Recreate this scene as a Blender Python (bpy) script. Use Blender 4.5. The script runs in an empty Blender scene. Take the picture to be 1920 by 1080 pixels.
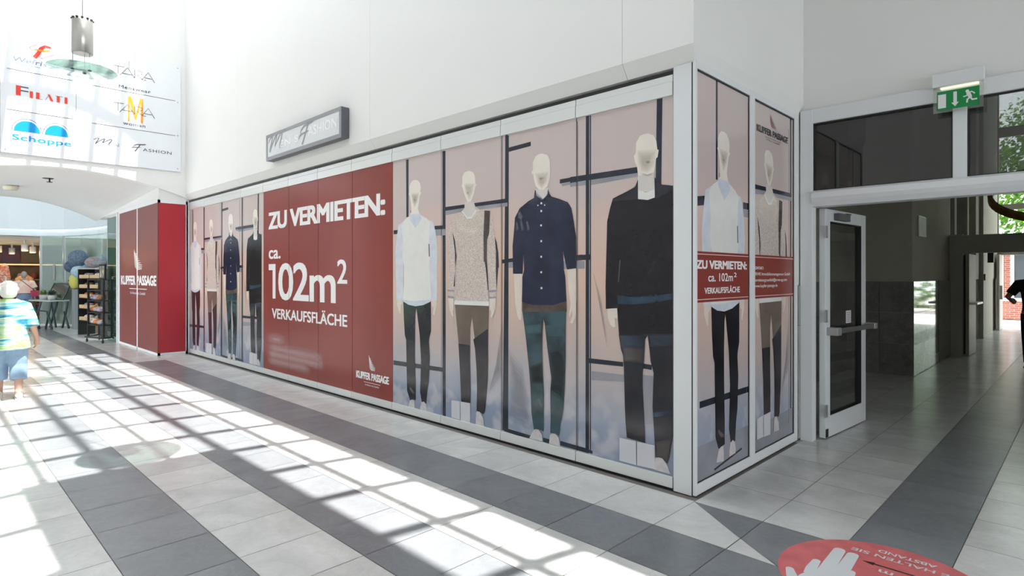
import bpy, bmesh, math, random
from mathutils import Vector, Matrix
from mathutils.geometry import tessellate_polygon
random.seed(7)
SC = bpy.context.scene
COL = SC.collection
PI = math.pi

# ------------------------------------------------------------------ camera
F_PX = 1105.405
cam_d = bpy.data.cameras.new('camera'); cam = bpy.data.objects.new('camera', cam_d); COL.objects.link(cam)
cam_d.sensor_width = 36.0; cam_d.sensor_fit = 'HORIZONTAL'
cam_d.lens = F_PX / 1920 * 36.0
cam_d.shift_y = -24.0 / 1920
cam_d.clip_start = 0.05; cam_d.clip_end = 300
cam.location = (0, 0, 1.6)
cam.rotation_euler = (PI / 2, 0, math.atan2(0.70245, 0.71173))
SC.camera = cam
SC.cycles.transparent_max_bounces = 32

# ------------------------------------------------------------------ light
SC.view_settings.view_transform = 'Standard'
SC.view_settings.look = 'None'
SC.view_settings.gamma = 1.0
SC.view_settings.use_curve_mapping = False
SC.view_settings.exposure = 0.22
w = bpy.data.worlds.new('daylight'); SC.world = w; w.use_nodes = True
bg = w.node_tree.nodes['Background']
bg.inputs[0].default_value = (0.90, 0.945, 1.0, 1); bg.inputs[1].default_value = 5.0
SUN_DIR = Vector((-1 / 2.9, -0.08, -1)).normalized()
sd = bpy.data.lights.new('sun', 'SUN'); sun = bpy.data.objects.new('sun', sd); COL.objects.link(sun)
sd.energy = 13.0; sd.angle = math.radians(0.45); sd.color = (1.0, 0.97, 0.92)
sun.rotation_euler = SUN_DIR.to_track_quat('-Z', 'Y').to_euler()
sun.location = (5, 2, 14)

# ------------------------------------------------------------------ materials
MATS = {}
def mat(name, col, rough=0.6, metal=0.0, spec=0.5, coat=0.0, emit=None, es=0.0, alpha=1.0, noise=0.0, nscale=8.0, bump=0.0, trans=0.0, ior=1.45, col2=None):
    if name in MATS: return MATS[name]
    m = bpy.data.materials.new(name); m.use_nodes = True
    nt = m.node_tree; b = nt.nodes['Principled BSDF']
    b.inputs['Base Color'].default_value = (*col, 1)
    b.inputs['Roughness'].default_value = rough
    b.inputs['Metallic'].default_value = metal
    b.inputs['Specular IOR Level'].default_value = spec
    b.inputs['Coat Weight'].default_value = coat; b.inputs['Coat Roughness'].default_value = 0.08
    b.inputs['Transmission Weight'].default_value = trans; b.inputs['IOR'].default_value = ior
    b.inputs['Alpha'].default_value = alpha
    if emit: b.inputs['Emission Color'].default_value = (*emit, 1); b.inputs['Emission Strength'].default_value = es
    if noise or bump or col2:
        g = nt.nodes.new('ShaderNodeNewGeometry'); n = nt.nodes.new('ShaderNodeTexNoise')
        n.inputs['Scale'].default_value = nscale; n.inputs['Detail'].default_value = 5
        nt.links.new(g.outputs['Position'], n.inputs['Vector'])
        r = nt.nodes.new('ShaderNodeValToRGB')
        c2 = col2 or tuple(max(0, c * (1 - noise)) for c in col)
        c1 = col if col2 else tuple(min(1, c * (1 + noise)) for c in col)
        r.color_ramp.elements[0].position = 0.35; r.color_ramp.elements[0].color = (*c2, 1)
        r.color_ramp.elements[1].position = 0.65; r.color_ramp.elements[1].color = (*c1, 1)
        nt.links.new(n.outputs['Fac'], r.inputs['Fac'])
        if noise or col2: nt.links.new(r.outputs['Color'], b.inputs['Base Color'])
        if bump:
            bp = nt.nodes.new('ShaderNodeBump'); bp.inputs['Strength'].default_value = bump; bp.inputs['Distance'].default_value = 0.01
            nt.links.new(n.outputs['Fac'], bp.inputs['Height']); nt.links.new(bp.outputs['Normal'], b.inputs['Normal'])
    MATS[name] = m
    return m

def glass(name, tint=(0.9, 0.96, 0.94), refl=1.0, rough=0.0, body=0.0, bcol=(0.5, 0.6, 0.6)):
    """thin sheet: clear body with a mirror layer from fresnel"""
    if name in MATS: return MATS[name]
    m = bpy.data.materials.new(name); m.use_nodes = True; nt = m.node_tree
    nt.nodes.remove(nt.nodes['Principled BSDF']); out = nt.nodes['Material Output']
    tr = nt.nodes.new('ShaderNodeBsdfTransparent'); tr.inputs[0].default_value = (*tint, 1)
    df = nt.nodes.new('ShaderNodeBsdfDiffuse'); df.inputs[0].default_value = (*bcol, 1)
    mb = nt.nodes.new('ShaderNodeMixShader'); mb.inputs[0].default_value = body
    nt.links.new(tr.outputs[0], mb.inputs[1]); nt.links.new(df.outputs[0], mb.inputs[2])
    gl = nt.nodes.new('ShaderNodeBsdfGlossy'); gl.inputs['Roughness'].default_value = rough
    fr = nt.nodes.new('ShaderNodeFresnel'); fr.inputs[0].default_value = 1.5
    mu = nt.nodes.new('ShaderNodeMath'); mu.operation = 'MULTIPLY'; mu.inputs[1].default_value = refl
    gm_ = nt.nodes.new('ShaderNodeNewGeometry'); iv = nt.nodes.new('ShaderNodeMath'); iv.operation = 'SUBTRACT'; iv.inputs[0].default_value = 1.0
    nt.links.new(gm_.outputs['Backfacing'], iv.inputs[1])
    m3 = nt.nodes.new('ShaderNodeMath'); m3.operation = 'MULTIPLY'; nt.links.new(fr.outputs[0], m3.inputs[0]); nt.links.new(iv.outputs[0], m3.inputs[1])
    nt.links.new(m3.outputs[0], mu.inputs[0])
    mx = nt.nodes.new('ShaderNodeMixShader')
    nt.links.new(mu.outputs[0], mx.inputs[0]); nt.links.new(mb.outputs[0], mx.inputs[1]); nt.links.new(gl.outputs[0], mx.inputs[2])
    nt.links.new(mx.outputs[0], out.inputs[0])
    MATS[name] = m
    return m

def stone(name, c1, c2, vein, rough, nscale=2.2, var=0.12, vamt=0.5):
    """polished stone tiles: each tile its own brightness, soft clouds and thin veins"""
    m = bpy.data.materials.new(name); m.use_nodes = True; nt = m.node_tree; b = nt.nodes['Principled BSDF']
    L = nt.links.new; N = nt.nodes.new
    g = N('ShaderNodeNewGeometry')
    wn = N('ShaderNodeTexWhiteNoise'); wn.noise_dimensions = '1D'; L(g.outputs['Random Per Island'], wn.inputs['W'])
    off = N('ShaderNodeVectorMath'); off.operation = 'MULTIPLY_ADD'
    L(wn.outputs['Color'], off.inputs[0]); off.inputs[1].default_value = (30, 30, 30); L(g.outputs['Position'], off.inputs[2])
    n1 = N('ShaderNodeTexNoise'); n1.inputs['Scale'].default_value = nscale; n1.inputs['Detail'].default_value = 8; n1.inputs['Roughness'].default_value = .62
    n1.inputs['Distortion'].default_value = .8
    L(off.outputs[0], n1.inputs['Vector'])
    r1 = N('ShaderNodeValToRGB'); r1.color_ramp.elements[0].position = .3; r1.color_ramp.elements[1].position = .7
    r1.color_ramp.elements[0].color = (*c2, 1); r1.color_ramp.elements[1].color = (*c1, 1); L(n1.outputs['Fac'], r1.inputs[0])
    n2 = N('ShaderNodeTexNoise'); n2.inputs['Scale'].default_value = nscale * 3.1; n2.inputs['Detail'].default_value = 9; n2.inputs['Distortion'].default_value = 1.6
    L(off.outputs[0], n2.inputs['Vector'])
    r2 = N('ShaderNodeValToRGB'); e = r2.color_ramp.elements; e[0].position = .46; e[0].color = (0, 0, 0, 1); e[1].position = .5; e[1].color = (1, 1, 1, 1)
    x = r2.color_ramp.elements.new(.54); x.color = (0, 0, 0, 1); L(n2.outputs['Fac'], r2.inputs[0])
    mm = N('ShaderNodeMath'); mm.operation = 'MULTIPLY'; L(r2.outputs[0], mm.inputs[0]); mm.inputs[1].default_value = vamt
    mx = N('ShaderNodeMixRGB'); L(mm.outputs[0], mx.inputs[0]); L(r1.outputs[0], mx.inputs[1]); mx.inputs[2].default_value = (*vein, 1)
    br = N('ShaderNodeMapRange'); L(g.outputs['Random Per Island'], br.inputs[0]); br.inputs[3].default_value = 1 - var; br.inputs[4].default_value = 1 + var
    m2 = N('ShaderNodeVectorMath'); m2.operation = 'SCALE'; L(mx.outputs[0], m2.inputs[0]); L(br.outputs[0], m2.inputs['Scale'])
    L(m2.outputs[0], b.inputs['Base Color'])
    b.inputs['Roughness'].default_value = rough
    MATS[name] = m
    return m

white_wall = mat('white_wall_paint', (0.80, 0.80, 0.775), 0.7, noise=0.012, nscale=0.9)
ceil_m = mat('white_ceiling_paint', (0.74, 0.74, 0.72), 0.8)
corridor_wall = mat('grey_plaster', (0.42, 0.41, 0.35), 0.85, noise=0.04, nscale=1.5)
alu = mat('white_powder_coat', (0.74, 0.76, 0.77), 0.35)
alu_warm = mat('white_lacquered_rail', (0.72, 0.74, 0.73), 0.22, metal=0.25)
alu_grey = mat('brushed_aluminium', (0.5, 0.51, 0.52), 0.32, metal=0.7)
black = mat('black_rubber', (0.012, 0.012, 0.013), 0.5)
dark_steel = mat('dark_painted_steel', (0.03, 0.035, 0.037), 0.4)
grout = mat('grey_grout', (0.16, 0.15, 0.14), 0.9)
marble = stone('white_marble_tile', (0.67, 0.67, 0.65), (0.50, 0.505, 0.49), (0.44, 0.45, 0.44), 0.22, vamt=.22, var=.05)
slate = stone('grey_slate_tile', (0.215, 0.228, 0.242), (0.17, 0.182, 0.196), (0.25, 0.26, 0.27), 0.27, vamt=.3, var=.08)
dado = stone('polished_grey_marble', (0.26, 0.26, 0.235), (0.16, 0.16, 0.145), (0.36, 0.36, 0.33), 0.05, nscale=3.5, vamt=.35, var=.15)
pier_stone = stone('pale_veined_marble', (0.38, 0.38, 0.36), (0.28, 0.28, 0.27), (0.25, 0.25, 0.24), 0.12, nscale=4, vamt=.5)

# ------------------------------------------------------------------ helpers
def bx(bm, x0, x1, y0, y1, z0, z1, mi=0):
    v = [bm.verts.new((x, y, z)) for z in (z0, z1) for x, y in ((x0, y0), (x1, y0), (x1, y1), (x0, y1))]
    for f in ((0, 3, 2, 1), (4, 5, 6, 7), (0, 1, 5, 4), (1, 2, 6, 5), (2, 3, 7, 6), (3, 0, 4, 7)):
        fc = bm.faces.new([v[i] for i in f]); fc.material_index = mi
def quad(bm, pts, mi=0):
    f = bm.faces.new([bm.verts.new(p) for p in pts]); f.material_index = mi; return f
def prism(bm, poly, axis, a, b, mi=0):
    """extrude a 2-D outline along axis ('x','y','z') from a to b"""
    def P(p, t):
        return {'x': (t, p[0], p[1]), 'y': (p[0], t, p[1]), 'z': (p[0], p[1], t)}[axis]
    va = [bm.verts.new(P(p, a)) for p in poly]; vb = [bm.verts.new(P(p, b)) for p in poly]
    n = len(poly)
    for i in range(n):
        f = bm.faces.new((va[i], va[(i + 1) % n], vb[(i + 1) % n], vb[i])); f.material_index = mi
    f = bm.faces.new(va); f.material_index = mi
    f = bm.faces.new(vb); f.material_index = mi
def tube(bm, pts, radii, n=10, mi=0, flat=None, closed=False, cap=True):
    pts = [Vector(p) for p in pts]
    if not hasattr(radii, '__len__'): radii = [radii] * len(pts)
    rings = []; prev = None
    for i, p in enumerate(pts):
        d = (pts[min(i + 1, len(pts) - 1)] - pts[max(i - 1, 0)])
        if closed: d = pts[(i + 1) % len(pts)] - pts[i - 1]
        d.normalize()
        if prev is None:
            a = Vector((1, 0, 0)) if abs(d.x) < .8 else Vector((0, 1, 0))
            u = (a - d * a.dot(d)).normalized()
        else: u = (prev - d * prev.dot(d)).normalized()
        prev = u; v = d.cross(u)
        r = radii[i]; ra, rb = (r if hasattr(r, '__len__') else (r, r))
        rings.append([bm.verts.new(p + u * math.cos(2 * PI * k / n) * ra + v * math.sin(2 * PI * k / n) * rb) for k in range(n)])
    m = len(rings)
    for i in range(m if closed else m - 1):
        A, B = rings[i], rings[(i + 1) % m]
        for k in range(n):
            f = bm.faces.new((A[k], A[(k + 1) % n], B[(k + 1) % n], B[k])); f.material_index = mi; f.smooth = True
    if cap and not closed:
        f = bm.faces.new(list(reversed(rings[0]))); f.material_index = mi
        f = bm.faces.new(rings[-1]); f.material_index = mi
def ell(bm, c, r, n=16, m=10, mi=0, rot=None):
    M = Matrix.Translation(Vector(c)) @ (rot.to_4x4() if rot else Matrix.Identity(4)) @ Matrix.Diagonal((*r, 1))
    res = bmesh.ops.create_uvsphere(bm, u_segments=n, v_segments=m, radius=1, matrix=M)
    for v in res['verts']:
        for f in v.link_faces: f.material_index = mi; f.smooth = True
def lathe(bm, prof, c=(0, 0, 0), n=24, mi=0):
    rings = []
    for r, z in prof:
        rings.append([bm.verts.new((c[0] + r * math.cos(2 * PI * k / n), c[1] + r * math.sin(2 * PI * k / n), c[2] + z)) for k in range(n)])
    for A, B in zip(rings, rings[1:]):
        for k in range(n):
            f = bm.faces.new((A[k], A[(k + 1) % n], B[(k + 1) % n], B[k])); f.material_index = mi; f.smooth = True
    for R in (rings[0], rings[-1]):
        try: bm.faces.new(R).material_index = mi
        except Exception: pass
def obj(name, bm, mats, parent=None, bevel=0.0, remesh=0.0, smooth_it=0, loc=None, fix=True, subdiv=0):
    me = bpy.data.meshes.new(name)
    if fix: bmesh.ops.recalc_face_normals(bm, faces=bm.faces[:])
    bm.to_mesh(me); bm.free()
    for m in (mats if isinstance(mats, (list, tuple)) else [mats]): me.materials.append(m)
    o = bpy.data.objects.new(name, me); COL.objects.link(o)
    if parent: o.parent = parent
    if loc: o.location = loc
    if remesh:
        r = o.modifiers.new('remesh', 'REMESH'); r.mode = 'VOXEL'; r.voxel_size = remesh; r.use_smooth_shade = True
        if smooth_it:
            s = o.modifiers.new('smooth', 'SMOOTH'); s.iterations = smooth_it; s.factor = .5
    if bevel:
        b = o.modifiers.new('bevel', 'BEVEL'); b.width = bevel; b.segments = 2; b.limit_method = 'ANGLE'
    if subdiv:
        s = o.modifiers.new('subdivision', 'SUBSURF'); s.levels = subdiv; s.render_levels = subdiv
    return o
def thing(name, label, cat, loc=(0, 0, 0), rotz=0.0, group=None):
    o = bpy.data.objects.new(name, None); COL.objects.link(o); o.empty_display_size = .1
    o.location = loc; o.rotation_euler = (0, 0, rotz)
    o['label'] = label; o['category'] = cat
    if group: o['group'] = group
    return o
def tag(o, label, cat, group=None, kind=None):
    o['label'] = label; o['category'] = cat
    if group: o['group'] = group
    if kind: o['kind'] = kind
    return o
def struct(name, bm, m, label, cat, bevel=0, fix=True):
    o = obj(name, bm, m, bevel=bevel, fix=fix); o['kind'] = 'structure'; o['label'] = label; o['category'] = cat
    return o
def dup(root, loc, label, rotz=None):
    r = root.copy(); COL.objects.link(r); r.location = loc; r['label'] = label
    if rotz is not None: r.rotation_euler = (0, 0, rotz)
    for ch in list(root.children):
        c = ch.copy(); COL.objects.link(c); c.parent = r
        for g in ch.children:
            d = g.copy(); COL.objects.link(d); d.parent = c
    return r
def nb(): return bmesh.new()

# ---- flat artwork (prints, lettering): triangles in (u, v) with a layer number, clipped and laid on a surface
_tc = {}
def text_tris(s, bold=0.0, shear=0.0, space=1.0):
    key = (s, bold, shear, space)
    if key in _tc: return _tc[key]
    cu = bpy.data.curves.new('t', 'FONT'); cu.body = s; cu.offset = bold; cu.shear = shear; cu.space_character = space
    cu.resolution_u = 4
    o = bpy.data.objects.new('t', cu); COL.objects.link(o)
    dg = bpy.context.evaluated_depsgraph_get(); me = o.evaluated_get(dg).to_mesh()
    me.calc_loop_triangles()
    co = [v.co.copy() for v in me.vertices]
    tris = [[(co[i].x, co[i].y) for i in t.vertices] for t in me.loop_triangles]
    o.evaluated_get(dg).to_mesh_clear()
    bpy.data.objects.remove(o); bpy.data.curves.remove(cu)
    _tc[key] = tris
    return tris
class Art:
    def __init__(self): self.t = []; self.q = 0          # (tri, material, layer)
    def sub(self): self.q += 1; return self.q * .02
    def poly(self, pts, m, layer):
        tes = tessellate_polygon([[Vector((p[0], p[1], 0)) for p in pts]])
        layer = layer + self.sub()
        for t in tes: self.t.append(([tuple(pts[i][:2]) for i in t], m, layer))
    def soft(self, pts, m, layer):
        cu = sum(p[0] for p in pts) / len(pts); cv = sum(p[1] for p in pts) / len(pts)
        for k in (1.0, .86, .72, .56, .40): self.poly([(cu + (p[0] - cu) * k, cv + (p[1] - cv) * k) for p in pts], m, layer)
    def rect(self, u0, u1, v0, v1, m, layer): self.poly([(u0, v0), (u1, v0), (u1, v1), (u0, v1)], m, layer)
    def text(self, s, u0, u1, v0, cap, m, layer, bold=0.0, shear=0.0, ref='H', space=1.0, flip=False):
        tr = text_tris(s, 0.0, shear, space)
        xs = [p[0] for t in tr for p in t]; x0, x1 = min(xs), max(xs)
        ch = max(p[1] for t in text_tris(ref) for p in t)
        g = bold * cap                                            # heavier letters: shifted copies stacked on their own thin layers
        k = (u1 - u0 - 2 * g) / (x1 - x0); kv = (cap - g) / ch
        sh = [(0, 0)] if not bold else [(-1, -.5), (1, -.5), (-1, .5), (1, .5), (0, 0), (-1, 0), (1, 0)]
        for dx, dy in sh:
            ly = layer + self.sub()
            for t in tr: self.t.append(([(u0 + g + (p[0] - x0) * k + dx * g, v0 + g * .5 + p[1] * kv + dy * g) for p in t], m, ly))
    def stroke(self, pts, wd, m, layer):
        ws = wd if hasattr(wd, '__len__') else [wd] * len(pts)
        L, R = [], []
        for i, p in enumerate(pts):
            a = pts[max(i - 1, 0)]; b = pts[min(i + 1, len(pts) - 1)]
            dx, dy = b[0] - a[0], b[1] - a[1]; l = math.hypot(dx, dy) or 1
            nx, ny = -dy / l * ws[i] / 2, dx / l * ws[i] / 2
            if i == 0: layer = layer + self.sub()
            L.append((p[0] + nx, p[1] + ny)); R.append((p[0] - nx, p[1] - ny))
        for i in range(len(pts) - 1):
            self.t.append(([L[i], R[i], R[i + 1]], m, layer)); self.t.append(([L[i], R[i + 1], L[i + 1]], m, layer))
    def disc(self, cu, cv, ru, rv, m, layer, a0=0, a1=360, n=28):
        pts = [(cu + ru * math.cos(math.radians(a0 + (a1 - a0) * i / n)), cv + rv * math.sin(math.radians(a0 + (a1 - a0) * i / n))) for i in range(n + (a1 - a0 < 360))]
        self.poly(pts, m, layer)
    def add(self, other, fu, fv, dl=0):
        for t, m, l in other.t: self.t.append(([(fu(p[0]), fv(p[1])) for p in t], m, l + dl))
    def build(self, name, place, parent=None, clip=None, eps=0.0004):
        """place(u, v, h) -> 3-D point with h the height above the surface"""
        mats = []; bm = nb()
        for t, m, l in self.t:
            if clip:
                us = [p[0] for p in t]
                if max(us) <= clip[0] or min(us) >= clip[1]: continue
            if m not in mats: mats.append(m)
            vs = [bm.verts.new((p[0], p[1], l)) for p in t]
            a = (t[1][0] - t[0][0]) * (t[2][1] - t[0][1]) - (t[1][1] - t[0][1]) * (t[2][0] - t[0][0])
            f = bm.faces.new(vs if a > 0 else vs[::-1]); f.material_index = mats.index(m)
        if clip:
            for co, no in (((clip[0], 0, 0), (-1, 0, 0)), ((clip[1], 0, 0), (1, 0, 0)), ((0, clip[2], 0), (0, -1, 0)), ((0, clip[3], 0), (0, 1, 0))):
                bmesh.ops.bisect_plane(bm, geom=bm.verts[:] + bm.edges[:] + bm.faces[:], plane_co=co, plane_no=no, clear_outer=True, dist=1e-6)
        for v in bm.verts: v.co = place(v.co.x, v.co.y, v.co.z * eps)
        return obj(name, bm, mats, parent, fix=False)
ART = {
'f1': [
 ('bar', [(-5.606, 2.923),(-5.557, 2.92),(-5.557, 2.266),(-5.6, 2.263)]),
 ('bar', [(-4.943, 2.907),(-4.892, 2.909),(-4.897, 0.127),(-4.942, 0.111)]),
 ('bar', [(-5.855, 2.128),(-5.772, 2.127),(-5.772, 2.081),(-5.855, 2.08)]),
 ('bar', [(-5.078, 2.133),(-4.892, 2.13),(-4.892, 2.09),(-5.078, 2.094)]),
 ('bar2', [(-5.059, 2.093),(-4.892, 2.09),(-4.892, 2.024),(-5.059, 2.026)]),
 ('bar', [(-5.858, 0.6),(-4.929, 0.616),(-4.929, 0.571),(-5.858, 0.547)]),
 ('head', [(-5.427, 2.672),(-5.378, 2.659),(-5.341, 2.626),(-5.327, 2.583),(-5.333, 2.526),(-5.315, 2.517),(-5.329, 2.502),(-5.345, 2.482),(-5.362, 2.41),(-5.378, 2.351),(-5.358, 2.295),(-5.331, 2.275),(-5.536, 2.29),(-5.505, 2.306),(-5.501, 2.361),(-5.509, 2.411),(-5.53, 2.499),(-5.551, 2.523),(-5.538, 2.547),(-5.541, 2.599),(-5.522, 2.64),(-5.48, 2.669)]),
 ('headshade', [(-5.513, 2.534),(-5.352, 2.525),(-5.378, 2.424),(-5.439, 2.356),(-5.493, 2.434)]),
 ('face', [(-5.451, 2.457),(-5.425, 2.455),(-5.425, 2.438),(-5.451, 2.44)]),
 ('face', [(-5.526, 2.338),(-5.509, 2.337),(-5.501, 2.306),(-5.518, 2.307)]),
 ('paleblue', [(-5.536, 2.29),(-5.331, 2.287),(-5.301, 2.224),(-5.423, 2.129),(-5.547, 2.229)]),
 ('sleeve', [(-5.547, 2.253),(-5.653, 2.223),(-5.757, 2.179),(-5.792, 2.017),(-5.817, 1.865),(-5.81, 1.725),(-5.793, 1.307),(-5.663, 1.311),(-5.653, 1.923),(-5.505, 2.164)]),
 ('sleeve', [(-5.242, 2.22),(-5.106, 2.182),(-5.072, 2.103),(-5.04, 1.985),(-5.023, 1.844),(-5.034, 1.704),(-5.031, 1.327),(-5.142, 1.318),(-5.174, 1.788),(-5.203, 2.027)]),
 ('white', [(-5.543, 2.272),(-5.526, 2.227),(-5.423, 2.129),(-5.309, 2.225),(-5.321, 2.268),(-5.213, 2.224),(-5.154, 2.167),(-5.18, 1.931),(-5.16, 1.788),(-5.17, 1.706),(-5.148, 1.465),(-5.137, 1.336),(-5.233, 1.321),(-5.437, 1.309),(-5.667, 1.315),(-5.645, 1.494),(-5.645, 1.712),(-5.679, 1.824),(-5.664, 1.986),(-5.696, 2.176),(-5.632, 2.234)]),
 ('dark', [(-5.183, 1.943),(-5.168, 1.94),(-5.16, 1.8),(-5.176, 1.806)]),
 ('paleblue', [(-5.667, 1.315),(-5.437, 1.309),(-5.137, 1.336),(-5.162, 1.306),(-5.276, 1.27),(-5.422, 1.251),(-5.558, 1.264),(-5.645, 1.29)]),
 ('hand', [(-5.777, 1.308),(-5.676, 1.311),(-5.67, 1.275),(-5.707, 1.255),(-5.707, 1.153),(-5.733, 1.162),(-5.761, 1.207),(-5.784, 1.252)]),
 ('hand', [(-5.137, 1.32),(-5.042, 1.326),(-5.037, 1.279),(-5.059, 1.218),(-5.081, 1.164),(-5.103, 1.177),(-5.092, 1.26),(-5.125, 1.259)]),
 ('navy', [(-5.657, 1.297),(-5.558, 1.264),(-5.422, 1.251),(-5.276, 1.27),(-5.142, 1.313),(-5.139, 1.12),(-5.142, 0.982),(-5.17, 0.911),(-5.176, 0.876),(-5.159, 0.705),(-5.176, 0.444),(-5.204, 0.336),(-5.221, 0.186),(-5.305, 0.191),(-5.337, 0.301),(-5.319, 0.654),(-5.343, 0.934),(-5.393, 1.178),(-5.407, 1.23),(-5.422, 1.176),(-5.431, 0.963),(-5.431, 0.714),(-5.419, 0.396),(-5.419, 0.2),(-5.528, 0.184),(-5.583, 0.284),(-5.595, 0.662),(-5.601, 0.861),(-5.626, 0.913),(-5.645, 1.094)]),
 ('gloss', [(-5.534, 0.345),(-5.467, 0.3),(-5.422, 0.271),(-5.422, 0.253),(-5.497, 0.269),(-5.54, 0.317)]),
 ('shoe', [(-5.564, 0.098),(-5.528, 0.175),(-5.491, 0.193),(-5.443, 0.193),(-5.437, 0.126),(-5.437, 0.07),(-5.564, 0.085)]),
 ('shoe', [(-5.334, 0.125),(-5.311, 0.19),(-5.267, 0.205),(-5.233, 0.185),(-5.21, 0.119),(-5.216, 0.088),(-5.334, 0.081)]),
],
'f2': [
 ('bar', [(-4.944, 2.923),(-4.892, 2.918),(-4.887, 0.102),(-4.935, 0.103)]),
 ('bar', [(-3.987, 2.94),(-3.961, 2.942),(-3.992, 0.117),(-4.027, 0.119)]),
 ('thin', [(-4.034, 2.936),(-4.027, 2.935),(-4.027, 0.119),(-4.034, 0.117)]),
 ('bar', [(-4.892, 2.323),(-4.584, 2.324),(-4.584, 2.289),(-4.892, 2.282)]),
 ('bar', [(-4.436, 2.325),(-3.961, 2.329),(-3.961, 2.29),(-4.417, 2.288)]),
 ('bar2', [(-4.892, 2.282),(-4.584, 2.289),(-4.604, 2.254),(-4.892, 2.235)]),
 ('bar2', [(-4.417, 2.288),(-3.961, 2.29),(-3.961, 2.254),(-4.35, 2.254)]),
 ('shadow', [(-4.027, 1.203),(-4.126, 0.726),(-4.234, 0.418),(-4.027, 0.608)]),
 ('backpack', [(-4.146, 1.995),(-4.107, 1.918),(-4.086, 1.818),(-4.078, 1.682),(-4.087, 1.669),(-4.11, 1.458),(-4.126, 1.572),(-4.119, 1.832)]),
 ('neck', [(-4.58, 2.35),(-4.574, 2.297),(-4.625, 2.255),(-4.534, 2.18),(-4.475, 2.189),(-4.407, 2.252),(-4.434, 2.29),(-4.442, 2.338)]),
 ('head', [(-4.515, 2.661),(-4.456, 2.641),(-4.423, 2.601),(-4.413, 2.522),(-4.4, 2.508),(-4.423, 2.472),(-4.436, 2.422),(-4.481, 2.346),(-4.54, 2.347),(-4.588, 2.436),(-4.608, 2.491),(-4.629, 2.52),(-4.616, 2.538),(-4.618, 2.611),(-4.584, 2.653)]),
 ('headshade', [(-4.594, 2.542),(-4.431, 2.524),(-4.45, 2.436),(-4.505, 2.35),(-4.574, 2.448)]),
 ('face', [(-4.542, 2.448),(-4.519, 2.445),(-4.519, 2.427),(-4.542, 2.429)]),
 ('knit', [(-4.604, 2.26),(-4.706, 2.215),(-4.821, 2.162),(-4.843, 2.042),(-4.849, 1.798),(-4.834, 1.64),(-4.851, 1.445),(-4.851, 1.366),(-4.752, 1.359),(-4.735, 1.43),(-4.714, 1.692),(-4.717, 1.929),(-4.604, 2.056)]),
 ('knit', [(-4.294, 2.236),(-4.201, 2.217),(-4.165, 2.158),(-4.137, 1.994),(-4.119, 1.832),(-4.119, 1.637),(-4.11, 1.458),(-4.11, 1.377),(-4.21, 1.371),(-4.226, 1.571),(-4.247, 1.962)]),
 ('dark', [(-4.773, 2.052),(-4.731, 1.956),(-4.706, 1.795),(-4.735, 1.64),(-4.735, 1.482),(-4.757, 1.482),(-4.73, 1.674),(-4.735, 1.849),(-4.752, 1.93)]),
 ('dark', [(-4.294, 1.786),(-4.253, 1.785),(-4.234, 1.604),(-4.222, 1.456),(-4.234, 1.456),(-4.263, 1.67)]),
 ('knit', [(-4.608, 2.261),(-4.534, 2.18),(-4.475, 2.189),(-4.407, 2.252),(-4.331, 2.246),(-4.275, 2.216),(-4.26, 1.962),(-4.29, 1.786),(-4.258, 1.637),(-4.229, 1.44),(-4.214, 1.341),(-4.746, 1.333),(-4.724, 1.517),(-4.703, 1.709),(-4.706, 1.795),(-4.723, 1.956),(-4.752, 2.077),(-4.706, 2.195)]),
 ('knitlight', [(-4.608, 2.254),(-4.625, 2.249),(-4.544, 2.168),(-4.466, 2.176),(-4.398, 2.244),(-4.294, 2.217),(-4.284, 2.065),(-4.407, 1.994),(-4.645, 2.019),(-4.748, 2.117),(-4.706, 2.208)]),
 ('white', [(-4.629, 2.256),(-4.612, 2.262),(-4.534, 2.19),(-4.475, 2.196),(-4.407, 2.258),(-4.392, 2.244),(-4.469, 2.176),(-4.54, 2.17)]),
 ('white', [(-4.746, 1.337),(-4.214, 1.341),(-4.214, 1.299),(-4.746, 1.293)]),
 ('cuff', [(-4.856, 1.449),(-4.741, 1.444),(-4.746, 1.426),(-4.856, 1.431)]),
 ('cuff', [(-4.851, 1.383),(-4.752, 1.377),(-4.752, 1.359),(-4.851, 1.366)]),
 ('cuff', [(-4.219, 1.453),(-4.11, 1.458),(-4.11, 1.439),(-4.219, 1.433)]),
 ('cuff', [(-4.214, 1.387),(-4.115, 1.393),(-4.115, 1.377),(-4.214, 1.371)]),
 ('strap', [(-4.279, 2.238),(-4.199, 2.228),(-4.212, 2.01),(-4.241, 1.949),(-4.251, 1.722),(-4.29, 1.735),(-4.294, 2.002)]),
 ('hand', [(-4.84, 1.357),(-4.752, 1.359),(-4.752, 1.237),(-4.768, 1.219),(-4.752, 1.167),(-4.779, 1.174),(-4.818, 1.234)]),
 ('hand', [(-4.21, 1.371),(-4.119, 1.377),(-4.115, 1.28),(-4.15, 1.221),(-4.174, 1.186),(-4.19, 1.195),(-4.181, 1.252),(-4.205, 1.26)]),
 ('brown', [(-4.733, 1.294),(-4.219, 1.298),(-4.226, 1.078),(-4.229, 0.88),(-4.411, 0.898),(-4.457, 1.148),(-4.472, 1.181),(-4.495, 1.061),(-4.495, 0.857),(-4.671, 0.876),(-4.714, 1.169)]),
 ('charcoal', [(-4.495, 0.891),(-4.676, 0.893),(-4.652, 0.635),(-4.631, 0.301),(-4.49, 0.296),(-4.487, 0.45),(-4.495, 0.721)]),
 ('charcoal', [(-4.444, 0.954),(-4.229, 1.077),(-4.229, 0.748),(-4.234, 0.583),(-4.27, 0.264),(-4.294, 0.227),(-4.394, 0.244),(-4.388, 0.463),(-4.396, 0.664),(-4.419, 0.863)]),
 ('shoe', [(-4.411, 0.107),(-4.401, 0.226),(-4.381, 0.241),(-4.344, 0.24),(-4.294, 0.177),(-4.282, 0.1)]),
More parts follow.
